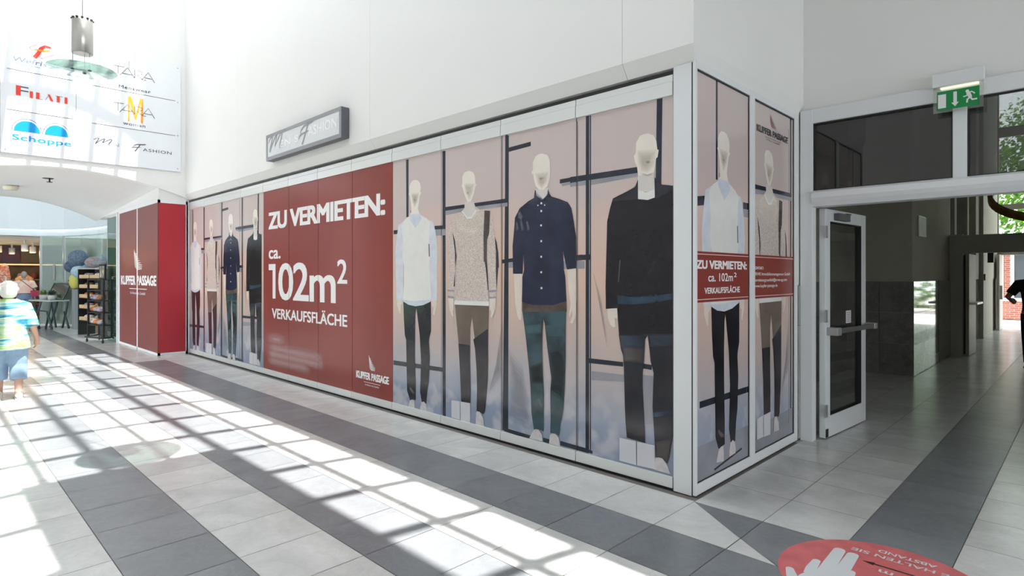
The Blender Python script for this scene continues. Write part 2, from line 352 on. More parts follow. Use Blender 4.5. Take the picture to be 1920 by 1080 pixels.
 ('card', [(-4.787, 0.29),(-4.649, 0.301),(-4.649, 0.108),(-4.787, 0.11)]),
 ('card', [(-4.641, 0.299),(-4.49, 0.305),(-4.49, 0.101),(-4.641, 0.106)]),
 ('logo', [(-4.774, 0.139),(-4.66, 0.137)]),
 ('logo', [(-4.628, 0.137),(-4.508, 0.137)]),
],
'f3': [
 ('bar', [(-3.992, 2.926),(-3.943, 2.925),(-3.951, 0.114),(-4.006, 0.121)]),
 ('bar', [(-3.943, 2.809),(-3.66, 2.82),(-3.66, 2.78),(-3.943, 2.768)]),
 ('bar', [(-4.037, 1.749),(-3.889, 1.761),(-3.889, 1.724),(-4.037, 1.711)]),
 ('bar', [(-3.315, 2.435),(-3.125, 2.44),(-3.111, 2.441),(-3.111, 2.404),(-3.315, 2.399)]),
 ('bar2', [(-3.303, 2.395),(-3.111, 2.402),(-3.111, 2.381),(-3.285, 2.373)]),
 ('bar', [(-3.128, 1.771),(-3.069, 1.774),(-3.069, 1.737),(-3.128, 1.734)]),
 ('bar2', [(-3.943, 1.722),(-3.876, 1.724),(-3.876, 1.672),(-3.943, 1.668)]),
 ('bar2', [(-3.276, 1.721),(-3.078, 1.725),(-3.078, 1.658),(-3.267, 1.653)]),
 ('thin', [(-3.123, 2.905),(-3.116, 2.907),(-3.113, 0.112),(-3.119, 0.111)]),
 ('bar', [(-4.006, 0.146),(-3.659, 0.136),(-3.67, 0.098),(-4.006, 0.112)]),
 ('bar', [(-3.507, 0.146),(-3.434, 0.145),(-3.434, 0.108),(-3.507, 0.11)]),
 ('bar', [(-3.307, 0.157),(-3.002, 0.15),(-3.002, 0.113),(-3.307, 0.118)]),
 ('shadow', [(-3.946, 0.906),(-3.76, 0.758),(-3.67, 0.443),(-3.67, 0.183),(-3.946, 0.233)]),
 ('hand', [(-3.876, 1.628),(-3.778, 1.627),(-3.76, 1.547),(-3.771, 1.399),(-3.778, 1.3),(-3.769, 1.235),(-3.78, 1.185),(-3.801, 1.183),(-3.824, 1.207),(-3.856, 1.33)]),
 ('hand', [(-3.232, 1.666),(-3.128, 1.665),(-3.124, 1.552),(-3.124, 1.431),(-3.13, 1.295),(-3.145, 1.241),(-3.173, 1.184),(-3.202, 1.193),(-3.173, 1.255),(-3.176, 1.308),(-3.202, 1.238),(-3.212, 1.253),(-3.192, 1.353),(-3.212, 1.459)]),
 ('neck', [(-3.604, 2.378),(-3.596, 2.327),(-3.523, 2.268),(-3.452, 2.313),(-3.448, 2.376)]),
 ('head', [(-3.514, 2.69),(-3.458, 2.669),(-3.43, 2.626),(-3.422, 2.527),(-3.424, 2.485),(-3.433, 2.444),(-3.458, 2.391),(-3.504, 2.365),(-3.558, 2.373),(-3.596, 2.406),(-3.619, 2.466),(-3.627, 2.517),(-3.643, 2.523),(-3.647, 2.548),(-3.631, 2.553),(-3.633, 2.625),(-3.6, 2.675),(-3.561, 2.691)]),
 ('headshade', [(-3.61, 2.529),(-3.439, 2.522),(-3.463, 2.42),(-3.523, 2.372),(-3.577, 2.418)]),
 ('face', [(-3.55, 2.475),(-3.512, 2.473),(-3.516, 2.457),(-3.546, 2.46)]),
 ('navyshirt', [(-3.613, 2.336),(-3.608, 2.367),(-3.596, 2.37),(-3.588, 2.319),(-3.523, 2.271),(-3.458, 2.314),(-3.448, 2.365),(-3.433, 2.326),(-3.411, 2.295),(-3.32, 2.266),(-3.223, 2.228),(-3.183, 2.173),(-3.159, 2.063),(-3.132, 1.914),(-3.125, 1.819),(-3.128, 1.659),(-3.232, 1.649),(-3.256, 1.728),(-3.276, 1.81),(-3.267, 1.646),(-3.251, 1.582),(-3.239, 1.375),(-3.392, 1.335),(-3.648, 1.329),(-3.769, 1.353),(-3.764, 1.58),(-3.742, 1.649),(-3.75, 1.795),(-3.762, 1.613),(-3.885, 1.613),(-3.891, 1.873),(-3.872, 2.02),(-3.86, 2.138),(-3.798, 2.222),(-3.688, 2.278),(-3.619, 2.301)]),
 ('navylight', [(-3.613, 2.336),(-3.596, 2.363),(-3.588, 2.319),(-3.523, 2.271),(-3.458, 2.314),(-3.443, 2.347),(-3.42, 2.296),(-3.267, 2.248),(-3.232, 2.217),(-3.448, 2.25),(-3.523, 2.228),(-3.698, 2.257),(-3.619, 2.301)]),
 ('gloss', [(-3.819, 2.194),(-3.788, 2.192),(-3.758, 2.145),(-3.778, 2.103),(-3.819, 2.135)]),
 ('gloss', [(-3.849, 2.093),(-3.829, 2.106),(-3.808, 2.031),(-3.839, 2.011)]),
 ('gloss', [(-3.798, 2.104),(-3.768, 2.11),(-3.742, 2.021),(-3.768, 2.007)]),
 ('gloss', [(-3.718, 2.099),(-3.694, 2.098),(-3.67, 2.017),(-3.698, 2.004)]),
 ('button', [(-3.537, 2.255),(-3.518, 2.253),(-3.518, 2.236),(-3.537, 2.238)]),
 ('button', [(-3.538, 2.185),(-3.519, 2.184),(-3.519, 2.167),(-3.538, 2.168)]),
 ('button', [(-3.54, 2.056),(-3.521, 2.055),(-3.521, 2.038),(-3.54, 2.039)]),
 ('button', [(-3.538, 1.914),(-3.519, 1.914),(-3.519, 1.897),(-3.538, 1.897)]),
 ('button', [(-3.538, 1.774),(-3.519, 1.774),(-3.519, 1.757),(-3.538, 1.757)]),
 ('button', [(-3.538, 1.635),(-3.519, 1.635),(-3.519, 1.618),(-3.538, 1.618)]),
 ('button', [(-3.575, 2.235),(-3.561, 2.234),(-3.561, 2.223),(-3.575, 2.224)]),
 ('button', [(-3.493, 2.231),(-3.482, 2.23),(-3.482, 2.219),(-3.493, 2.22)]),
 ('button', [(-3.535, 1.493),(-3.514, 1.493),(-3.514, 1.476),(-3.535, 1.475)]),
 ('belt', [(-3.764, 1.353),(-3.648, 1.329),(-3.392, 1.335),(-3.239, 1.375),(-3.235, 1.284),(-3.764, 1.261)]),
 ('teal', [(-3.76, 1.261),(-3.241, 1.287),(-3.247, 1.121),(-3.247, 0.891),(-3.255, 0.659),(-3.271, 0.441),(-3.307, 0.296),(-3.315, 0.225),(-3.321, 0.201),(-3.362, 0.212),(-3.421, 0.205),(-3.417, 0.324),(-3.421, 0.575),(-3.409, 0.694),(-3.455, 0.949),(-3.486, 1.169),(-3.501, 1.207),(-3.514, 1.103),(-3.518, 0.896),(-3.51, 0.69),(-3.497, 0.533),(-3.501, 0.341),(-3.501, 0.206),(-3.561, 0.211),(-3.617, 0.201),(-3.648, 0.349),(-3.659, 0.574),(-3.681, 0.767),(-3.715, 1.008)]),
 ('tealdark', [(-3.434, 0.935),(-3.341, 0.959),(-3.281, 0.918),(-3.255, 0.844),(-3.255, 0.659),(-3.267, 0.504),(-3.413, 0.56),(-3.409, 0.694)]),
 ('tealdark', [(-3.681, 0.767),(-3.514, 0.833),(-3.501, 0.627),(-3.648, 0.608)]),
 ('teallight', [(-3.737, 1.138),(-3.514, 1.167),(-3.514, 1.071),(-3.719, 1.041)]),
 ('teallight', [(-3.48, 1.153),(-3.247, 1.167),(-3.251, 1.075),(-3.459, 1.059)]),
 ('gloss', [(-3.582, 0.488),(-3.55, 0.493),(-3.501, 0.437),(-3.514, 0.403)]),
 ('shoe', [(-3.675, 0.109),(-3.622, 0.192),(-3.593, 0.208),(-3.557, 0.209),(-3.518, 0.171),(-3.512, 0.113)]),
 ('shoe', [(-3.434, 0.108),(-3.423, 0.184),(-3.396, 0.208),(-3.351, 0.207),(-3.321, 0.178),(-3.305, 0.108)]),
],
'f4': [
 ('bar', [(-3.031, 2.932),(-2.977, 2.93),(-2.978, 0.122),(-3.035, 0.126)]),
 ('thin2', [(-2.995, 2.93),(-2.989, 2.929),(-2.99, 0.127),(-2.996, 0.126)]),
 ('bar', [(-2.358, 2.933),(-2.31, 2.933),(-2.32, 2.265),(-2.369, 2.27)]),
 ('bar', [(-3.2, 2.442),(-2.522, 2.443),(-2.522, 2.396),(-3.2, 2.391)]),
 ('bar2', [(-3.2, 2.391),(-3.031, 2.395),(-3.031, 2.356),(-3.2, 2.358)]),
 ('bar2', [(-2.977, 2.39),(-2.522, 2.396),(-2.522, 2.369),(-2.977, 2.35)]),
 ('bar', [(-3.129, 1.77),(-2.977, 1.774),(-2.977, 1.729),(-3.129, 1.726)]),
 ('bar2', [(-3.119, 1.72),(-3.043, 1.719),(-3.043, 1.655),(-3.119, 1.655)]),
 ('bar', [(-2.998, 0.908),(-2.66, 0.91),(-2.66, 0.874),(-2.998, 0.867)]),
 ('bar', [(-2.48, 0.918),(-2.401, 0.915),(-2.401, 0.877),(-2.48, 0.879)]),
 ('bar2', [(-2.971, 0.804),(-2.651, 0.81),(-2.651, 0.755),(-2.971, 0.73)]),
 ('bar2', [(-2.48, 0.83),(-2.388, 0.833),(-2.388, 0.465),(-2.467, 0.451)]),
 ('bar', [(-3.117, 0.151),(-2.961, 0.142),(-2.961, 0.117),(-3.117, 0.126)]),
 ('shadow', [(-2.977, 1.694),(-2.869, 1.409),(-2.803, 1.016),(-2.822, 1.014),(-2.921, 1.494)]),
 ('hand', [(-2.812, 1.336),(-2.718, 1.342),(-2.711, 1.253),(-2.726, 1.244),(-2.741, 1.259),(-2.737, 1.212),(-2.73, 1.188),(-2.753, 1.179),(-2.783, 1.201),(-2.807, 1.256)]),
 ('head', [(-2.436, 2.688),(-2.386, 2.665),(-2.36, 2.617),(-2.353, 2.553),(-2.341, 2.547),(-2.35, 2.494),(-2.363, 2.486),(-2.373, 2.424),(-2.383, 2.374),(-2.374, 2.242),(-2.522, 2.249),(-2.522, 2.376),(-2.531, 2.445),(-2.548, 2.477),(-2.56, 2.531),(-2.543, 2.551),(-2.539, 2.633),(-2.505, 2.68),(-2.47, 2.689)]),
 ('headshade', [(-2.531, 2.572),(-2.36, 2.554),(-2.376, 2.432),(-2.436, 2.378),(-2.496, 2.403),(-2.525, 2.481)]),
 ('neck', [(-2.515, 2.375),(-2.487, 2.372),(-2.436, 2.369),(-2.383, 2.382),(-2.374, 2.242),(-2.522, 2.256)]),
 ('face', [(-2.45, 2.477),(-2.416, 2.472),(-2.419, 2.458),(-2.447, 2.462)]),
 ('headshade', [(-2.501, 2.396),(-2.436, 2.372),(-2.386, 2.386),(-2.389, 2.36),(-2.436, 2.354),(-2.494, 2.373)]),
 ('white', [(-2.522, 2.264),(-2.453, 2.235),(-2.374, 2.253),(-2.374, 2.188),(-2.436, 2.174),(-2.522, 2.192)]),
 ('coat', [(-2.522, 2.346),(-2.548, 2.289),(-2.628, 2.26),(-2.756, 2.218),(-2.784, 2.143),(-2.812, 2.036),(-2.823, 1.692),(-2.831, 1.41),(-2.826, 1.496),(-2.826, 1.326),(-2.715, 1.336),(-2.698, 1.119),(-2.202, 1.155),(-2.203, 1.427),(-2.203, 2.26),(-2.312, 2.282),(-2.376, 2.344),(-2.374, 2.19),(-2.436, 2.177),(-2.522, 2.192)]),
 ('coatlight', [(-2.522, 2.331),(-2.548, 2.289),(-2.628, 2.26),(-2.756, 2.218),(-2.765, 2.196),(-2.61, 2.19),(-2.522, 2.192)]),
 ('coatlight', [(-2.374, 2.344),(-2.312, 2.282),(-2.203, 2.26),(-2.203, 2.239),(-2.353, 2.181),(-2.374, 2.19)]),
 ('seam', [(-2.691, 1.721),(-2.684, 1.721),(-2.699, 1.544),(-2.706, 1.544)]),
 ('bluegloss', [(-2.717, 1.442),(-2.596, 1.429),(-2.384, 1.442),(-2.207, 1.469),(-2.207, 1.425),(-2.384, 1.39),(-2.596, 1.367),(-2.711, 1.371)]),
 ('coattrouser', [(-2.7, 1.127),(-2.207, 1.169),(-2.207, 0.57),(-2.218, 0.422),(-2.251, 0.239),(-2.267, 0.191),(-2.313, 0.222),(-2.367, 0.221),(-2.376, 0.362),(-2.393, 0.599),(-2.384, 0.856),(-2.41, 0.944),(-2.422, 1.048),(-2.436, 1.138),(-2.457, 1.106),(-2.467, 0.953),(-2.48, 0.845),(-2.48, 0.738),(-2.467, 0.527),(-2.457, 0.308),(-2.623, 0.318),(-2.636, 0.436),(-2.642, 0.56),(-2.651, 0.872),(-2.66, 0.965),(-2.679, 1.011)]),
 ('trousergloss', [(-2.694, 1.12),(-2.457, 1.137),(-2.467, 1.045),(-2.679, 1.026)]),
 ('greybrown', [(-2.666, 1.027),(-2.464, 1.045),(-2.471, 0.922),(-2.655, 0.919)]),
 ('trousergloss', [(-2.432, 1.138),(-2.207, 1.162),(-2.207, 1.082),(-2.419, 1.049)]),
 ('bluegloss', [(-2.388, 0.555),(-2.218, 0.597),(-2.218, 0.568),(-2.388, 0.517)]),
 ('greybrown', [(-2.367, 0.334),(-2.226, 0.391),(-2.251, 0.239),(-2.267, 0.191),(-2.313, 0.222),(-2.367, 0.221)]),
 ('shoe', [(-2.376, 0.122),(-2.371, 0.21),(-2.342, 0.224),(-2.308, 0.223),(-2.267, 0.176),(-2.242, 0.12)]),
 ('card', [(-2.692, 0.305),(-2.538, 0.307),(-2.536, 0.12),(-2.692, 0.122)]),
 ('card', [(-2.529, 0.306),(-2.374, 0.307),(-2.372, 0.126),(-2.529, 0.12)]),
 ('logo', [(-2.673, 0.144),(-2.551, 0.143)]),
 ('logo', [(-2.51, 0.144),(-2.388, 0.145)]),
],
}
# ------------------------------------------------------------------ floor
def tri_tiles():
    bm = nb(); g = 0.0024
    def tile(poly, mi):
        cx = sum(p[0] for p in poly) / len(poly); cy = sum(p[1] for p in poly) / len(poly)
        pts = []
        for x, y in poly:
            dx, dy = cx - x, cy - y; l = math.hypot(dx, dy)
            pts.append((x + dx / l * g * 1.4, y + dy / l * g * 1.4, 0))
        quad(bm, pts, mi)
    LX = 0.4775; X0 = -2.01
    ys = [0.78 + 0.51 * (i - 14) for i in range(0, 20)] + [3.88]      # ... 0.78, 1.29, 1.80, 2.31, 2.82, 3.33, 3.88
    ys = sorted(set(round(y, 4) for y in ys if y <= 3.34)) + [3.88]
    def dark_near(y): return any(abs(y - q) < .02 for q in (0.78, 1.80, 2.82, -.24, -1.26, -2.28))
    def dark_far(y): return any(abs(y - q) < .02 for q in (1.29, 2.31, .27, -.75, -1.77))
    k = 0
    x = X0
    while x > -34:
        xa = x - LX
        far = x < -12.4
        for a, b in zip(ys, ys[1:]):
            d = dark_far(a) if far else dark_near(a)
            tile([(xa, a), (x, a), (x, b), (xa, b)], 1 if d else 0)
        if far or True:
            for j in range(0, 3):
                a = 3.88 + .51 * j
                if x < -16.0: tile([(xa, a), (x, a), (x, a + .51), (xa, a + .51)], 0)
        x = xa
    x = X0
    while x < 9:                                                     # the field goes on to the right up to y = 3.33
        xb = x + LX
        for a, b in zip(ys, ys[1:]):
            if a > 3.3: continue
            tile([(x, a), (xb, a), (xb, b), (x, b)], 1 if dark_near(a) else 0)
        x = xb
    # the mitre in front of the corner
    tile([(-2.01, 3.33), (-1.53, 3.33), (-1.53, 3.525), (-2.01, 3.87)], 0)
    tile([(-1.53, 3.33), (-1.24, 3.33), (-1.53, 3.525)], 0)
    tile([(-2.01, 3.87), (-1.53, 3.525), (-1.53, 3.87)], 1)
    tile([(-1.53, 3.525), (-1.24, 3.33), (-1.05, 3.33), (-1.05, 3.87), (-1.53, 3.87)], 1)
    bxs = [-3.5, -2.97, -2.5, -2.01, -1.53, -1.05, -0.55, -0.05, .44, .93, 1.42, 1.9, 2.4, 2.9, 3.4]
    bys = [3.87 + .5125 * i for i in range(0, 38)]
    for a, b in zip(bxs[5:], bxs[6:]): tile([(a, 3.33), (b, 3.33), (b, 3.87), (a, 3.87)], 1 if abs(a + 1.05) < .01 else 0)
    for y0, y1 in zip(bys, bys[1:]):
        for i, (a, b) in enumerate(zip(bxs, bxs[1:])):
            if y1 < 6.2 and b < -2.0: continue
            tile([(a, y0), (b, y0), (b, y1), (a, y1)], 1 if (abs(a + 1.05) < .01 or abs(a - .44) < .01) else 0)
    return bm
bm = tri_tiles()
struct('floor', bm, [marble, slate], 'white marble floor with grey slate stripes', 'floor', fix=False)
bm = nb(); bx(bm, -36, 9, -3.2, 23.2, -0.2, -0.003)
struct('floor_screed', bm, grout, 'grey joint bed between the floor tiles', 'floor')

# ------------------------------------------------------------------ walls of the passage
bm = nb()
# upper wall over the shop front with a chamfered lower edge; the faint vertical joints are real grooves
ROOF = 8.6
cuts = [-13.2, -10.45, -6.25, -2.62, -2.3]
for a, b in zip(cuts, cuts[1:]):
    prism(bm, [(3.88, 3.25), (3.88, ROOF), (4.2, ROOF), (4.2, 3.14), (3.955, 3.14)], 'x', a + .0015, b - (.0015 if b < -2.4 else 0))
# the corner block: both chamfers meet
bx(bm, -2.3, -2.02, 3.88, 4.2, 3.25, ROOF)
lo_ = [(-2.3, 3.955, 3.14), (-2.05, 3.955, 3.14), (-2.05, 4.2, 3.14), (-2.3, 4.2, 3.14)]; hi_ = [(-2.3, 3.88, 3.2499), (-2.02, 3.88, 3.2499), (-2.02, 4.2, 3.2499), (-2.3, 4.2, 3.2499)]
for f_ in ((0, 1, 5, 4), (1, 2, 6, 5), (2, 3, 7, 6), (3, 0, 4, 7), (3, 2, 1, 0)): quad(bm, [(lo_ + hi_)[i] for i in f_])
struct('wall_front', bm, white_wall, 'white wall above the shop front', 'wall')
bm = nb()
prism(bm, [(-2.02, 3.25), (-2.02, ROOF), (-2.3, ROOF), (-2.3, 3.15), (-2.05, 3.14)], 'y', 4.2, 6.12)
struct('wall_side', bm, white_wall, 'white return wall above the side windows of the shop', 'wall')
# end wall with the vaulted opening
bm = nb()
def arch_z(y): return 3.54 - (y - 1.9) ** 2 / 10.8
N = 24
ysw = [-0.2 + (4.2 + .2) * i / N for i in range(N + 1)]
pts = [(y, arch_z(y)) for y in ysw]
for (a, za), (b, zb) in zip(pts, pts[1:]):
    v = [(-13.2, a, za), (-13.2, b, zb), (-13.2, b, ROOF), (-13.2, a, ROOF)]
    quad(bm, v); w2 = [(-13.45, p[1], p[2]) for p in v]; quad(bm, w2)
    quad(bm, [(-13.2, a, za), (-13.2, b, zb), (-13.45, b, zb), (-13.45, a, za)])
bx(bm, -13.45, -13.2, -3.2, -.2, 0, ROOF)
struct('wall_left', bm, white_wall, 'white end wall above the vaulted opening', 'wall')
bm = nb()                                                            # soffit of the vault, narrowing towards the back
def soff(x, y):
    f = (x + 13.4) / (-19.1 + 13.4)
    return (1 - f) * arch_z(y) + f * (3.54 - .147 * (y - 1.6) ** 2)
YS = [-0.2 + 3.62 * i / 24 for i in range(25)]; XS = [-13.4 - 5.7 * i / 6 for i in range(7)]
for xa, xb2 in zip(XS, XS[1:]):
    for ya, yb in zip(YS, YS[1:]):
        quad(bm, [(xa, ya, soff(xa, ya)), (xa, yb, soff(xa, yb)), (xb2, yb, soff(xb2, yb)), (xb2, ya, soff(xb2, ya))]).smooth = True
for ya, yb in zip(YS, YS[1:]):
    quad(bm, [(-19.1, ya, soff(-19.1, ya)), (-19.1, yb, soff(-19.1, yb)), (-19.1, yb, 4.7), (-19.1, ya, 4.7)])
quad(bm, [(-13.4, -.2, 3.9), (-13.4, 3.42, 3.9), (-19.1, 3.42, 3.9), (-19.1, -.2, 3.9)])
struct('ceiling_1', bm, ceil_m, 'low vaulted white ceiling behind the end wall', 'ceiling', fix=False)
bm = nb(); bx(bm, -13.2, 9, -3.4, -3.2, 0, ROOF)
struct('wall_back', bm, white_wall, 'white wall on the camera side of the passage', 'wall')
bm = nb(); bx(bm, 8.8, 9, -3.2, 6.1, 2.6, ROOF)
struct('wall_right', bm, white_wall, 'white wall at the right end of the passage', 'wall')
# opaque roof with the glazed strip
bm = nb()
bx(bm, -13.5, 9, -3.4, 0.3, ROOF, ROOF + .3)
bx(bm, -13.5, 9, 3.50, 6.3, ROOF, ROOF + .3)
bx(bm, -2.71, 9, 1.24, 2.70, ROOF + .02, ROOF + .2)  # unseen slab added to cast the shade band on the near floor
bx(bm, 1.7, 9, .3, 3.5, ROOF, ROOF + .3)  # glazing closed off here, out of view, to cut fill light at the right
bx(bm, -2.019, 9, 3.5, 6.1, 5.6, 5.75)  # unseen low ceiling added to darken the entrance wall
struct('ceiling_2', bm, ceil_m, 'white roof slab beside the glazed strip, with unseen light-blocking pieces added', 'ceiling')
# glazing bars of the barrel skylight
CY, RR = 1.9, 2.42
def vz(y): return ROOF + .2 + math.sqrt(max(.01, RR * RR - (y - CY) ** 2)) - math.sqrt(RR * RR - 1.6 ** 2)
def solve_y(yf):
    y = yf + .7
    for _ in range(20): y = yf + .08 * vz(y)
    return y
bm = nb()
for yf, wd in ((2.78, .12), (2.40, .09), (1.98, .09), (1.56, .075), (1.11, .09), (.70, .09), (.28, .09), (-.14, .09)):
    y = solve_y(yf); z = vz(y)
    bx(bm, -13.3, 8.8, y - wd / 2, y + wd / 2, z, z + .07)
xb = [-14.05 + .0]
ks = [-16.5, -15.65, -14.8, -13.9, -12.88, -11.85, -10.85, -9.95, -9.05, -8.2, -7.3, -6.42, -5.6, -4.78, -3.95, -3.12, -2.3, -1.45, -.6, .25, 1.1, 1.95]
for xf in ks:
    x = xf + vz(2.4) / 2.9 + .0
    if x < -13.2: continue
    prof = [(x, .32 + 3.2 * i / 14) for i in range(15)]
    tube(bm, [(p[0], p[1], vz(p[1]) + .03) for p in prof], .056, n=6)
struct('ceiling_3', bm, alu_grey, 'glazing bars of the roof light over the passage', 'ceiling')

# entrance wall
bm = nb()
bx(bm, -2.05, 9, 6.1, 6.35, 3.19, ROOF); bx(bm, 1.5, 9, 6.1, 6.35, 0, 3.19); bx(bm, -3.2, -2.05, 6.1, 6.35, 0, ROOF)
struct('wall_entrance', bm, white_wall, 'grey-white wall above the glazed entrance', 'wall')
# marble pilaster strip beside the side window
bm = nb(); bx(bm, -2.2, -2.03, 6.0, 6.09, 0.02, 1.11); bx(bm, -2.2, -2.03, 6.0, 6.09, 1.115, 1.50)
struct('trim_1', bm, pier_stone, 'narrow veined marble strip beside the entrance frame', 'trim')
bm = nb(); bx(bm, -2.2, -2.045, 5.985, 6.1, 1.503, 3.2); bx(bm, -2.2, -2.05, 5.985, 6.0, 0, 1.503)
struct('trim_2', bm, white_wall, 'white strip above the narrow marble', 'trim')

# corridor behind the entrance
CH = 7.2
bm = nb()
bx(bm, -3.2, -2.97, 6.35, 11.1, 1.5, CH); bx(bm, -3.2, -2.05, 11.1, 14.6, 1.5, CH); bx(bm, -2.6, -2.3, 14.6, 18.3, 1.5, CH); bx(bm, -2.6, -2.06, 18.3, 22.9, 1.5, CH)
bx(bm, -2.6, -2.04, 18.85, 19.3, 0, CH)
bx(bm, -2.31, -2.2, 15.6, 16.2, 1.5, CH)
struct('wall_corridor_left', bm, corridor_wall, 'dim plaster wall on the left of the corridor', 'wall')
bm = nb()
def tiles_y(x0, x1, y, t=.03):      # facing -y
    n = max(1, round((x1 - x0) / .46)); w_ = (x1 - x0) / n
    for i in range(n):
        for j in range(3): bx(bm, x0 + i * w_ + .002, x0 + (i + 1) * w_ - .002, y - t, y, j * .5 + .003, (j + 1) * .5 - .002)
def tiles_x(y0, y1, x, t=.03):      # facing +x
    n = max(1, round((y1 - y0) / .75)); w_ = (y1 - y0) / n
    for i in range(n):
        for j in range(3): bx(bm, x, x + t, y0 + i * w_ + .002, y0 + (i + 1) * w_ - .002, j * .5 + .003, (j + 1) * .5 - .002)
tiles_x(6.35, 11.07, -3.0); tiles_y(-2.97, -2.02, 11.1, .03); tiles_x(11.07, 14.5, -2.05)
tiles_y(-2.3, -2.06, 18.3); tiles_x(14.6, 18.3, -2.33); tiles_x(18.27, 18.85, -2.09)
struct('baseboard_corridor', bm, dado, 'polished grey marble dado in the corridor', 'baseboard')
bm = nb()
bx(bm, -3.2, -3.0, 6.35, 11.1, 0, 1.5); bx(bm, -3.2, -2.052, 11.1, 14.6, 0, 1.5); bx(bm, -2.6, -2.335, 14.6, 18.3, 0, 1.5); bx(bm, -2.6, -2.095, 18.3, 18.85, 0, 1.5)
bx(bm, -2.6, -2.08, 19.3, 22.9, 0, 1.5)
struct('wall_corridor_base', bm, corridor_wall, 'wall core behind the marble dado', 'wall')
bm = nb(); bx(bm, 1.9, 2.1, 6.35, 8.8, 0, CH); bx(bm, 1.9, 2.1, 9.8, 23, 0, CH); bx(bm, 1.9, 2.1, 8.8, 9.8, 0, 1.5); bx(bm, 1.9, 2.1, 8.8, 9.8, 2.4, CH)  # unseen opening left in the wall to let light brighten the corridor
struct('wall_corridor_right', bm, corridor_wall, 'dim wall on the right of the corridor, with an unseen light opening added', 'wall')
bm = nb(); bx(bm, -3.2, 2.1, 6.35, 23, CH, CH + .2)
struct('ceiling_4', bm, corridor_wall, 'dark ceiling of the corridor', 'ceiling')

# ------------------------------------------------------------------ artwork materials
def print_bg():
    m = bpy.data.materials.new('poster_backdrop'); m.use_nodes = True; nt = m.node_tree; b = nt.nodes['Principled BSDF']
    L = nt.links.new; N = nt.nodes.new
    g = N('ShaderNodeNewGeometry'); sp = N('ShaderNodeSeparateXYZ'); L(g.outputs['Position'], sp.inputs[0])
    n = N('ShaderNodeTexNoise'); n.inputs['Scale'].default_value = 1.7; n.inputs['Detail'].default_value = 3; L(g.outputs['Position'], n.inputs['Vector'])
    ad = N('ShaderNodeMath'); ad.operation = 'MULTIPLY_ADD'; L(n.outputs['Fac'], ad.inputs[0]); ad.inputs[1].default_value = .55; L(sp.outputs['Z'], ad.inputs[2])
    mr = N('ShaderNodeMapRange'); mr.inputs[1].default_value = .3; mr.inputs[2].default_value = 3.3; L(ad.outputs[0], mr.inputs[0])
    r = N('ShaderNodeValToRGB'); L(mr.outputs[0], r.inputs[0])
    cr = r.color_ramp; cols = [(0, (0.234, 0.281, 0.386)), (.10, (0.292, 0.339, 0.433)), (.20, (0.421, 0.409, 0.445)), (.32, (0.562, 0.450, 0.409)), (.52, (0.702, 0.491, 0.392)), (.66, (0.679, 0.509, 0.445)), (.78, (0.585, 0.491, 0.468)), (1, (0.585, 0.497, 0.474))]
    cr.elements[0].position = 0; cr.elements[0].color = (*cols[0][1], 1); cr.elements[1].position = 1; cr.elements[1].color = (*cols[-1][1], 1)
    for p, c in cols[1:-1]: e = cr.elements.new(p); e.color = (*c, 1)
    # pale blurred blotches near the bottom
    n2 = N('ShaderNodeTexNoise'); n2.inputs['Scale'].default_value = 4.2; n2.inputs['Detail'].default_value = 2; L(g.outputs['Position'], n2.inputs['Vector'])
    r2 = N('ShaderNodeValToRGB'); r2.color_ramp.elements[0].position = .52; r2.color_ramp.elements[0].color = (0, 0, 0, 1); r2.color_ramp.elements[1].position = .66; r2.color_ramp.elements[1].color = (1, 1, 1, 1)
    L(n2.outputs['Fac'], r2.inputs[0])
    mz = N('ShaderNodeMapRange'); L(sp.outputs['Z'], mz.inputs[0]); mz.inputs[1].default_value = .95; mz.inputs[2].default_value = .35; mz.inputs[3].default_value = 0; mz.inputs[4].default_value = .55
    mu = N('ShaderNodeMath'); mu.operation = 'MULTIPLY'; L(r2.outputs[0], mu.inputs[0]); L(mz.outputs[0], mu.inputs[1])
    mx = N('ShaderNodeMixRGB'); L(mu.outputs[0], mx.inputs[0]); L(r.outputs[0], mx.inputs[1]); mx.inputs[2].default_value = (.62, .58, .60, 1)
    L(mx.outputs[0], b.inputs['Base Color']); b.inputs['Roughness'].default_value = .16; b.inputs['Specular IOR Level'].default_value = .45
    MATS['poster_backdrop'] = m
    return m
def pm(name, c, noise=0.0, ns=20.0, col2=None, rough=.16): return mat('print_' + name, c, rough, noise=noise, nscale=ns, col2=col2, spec=.45)
PB = print_bg()
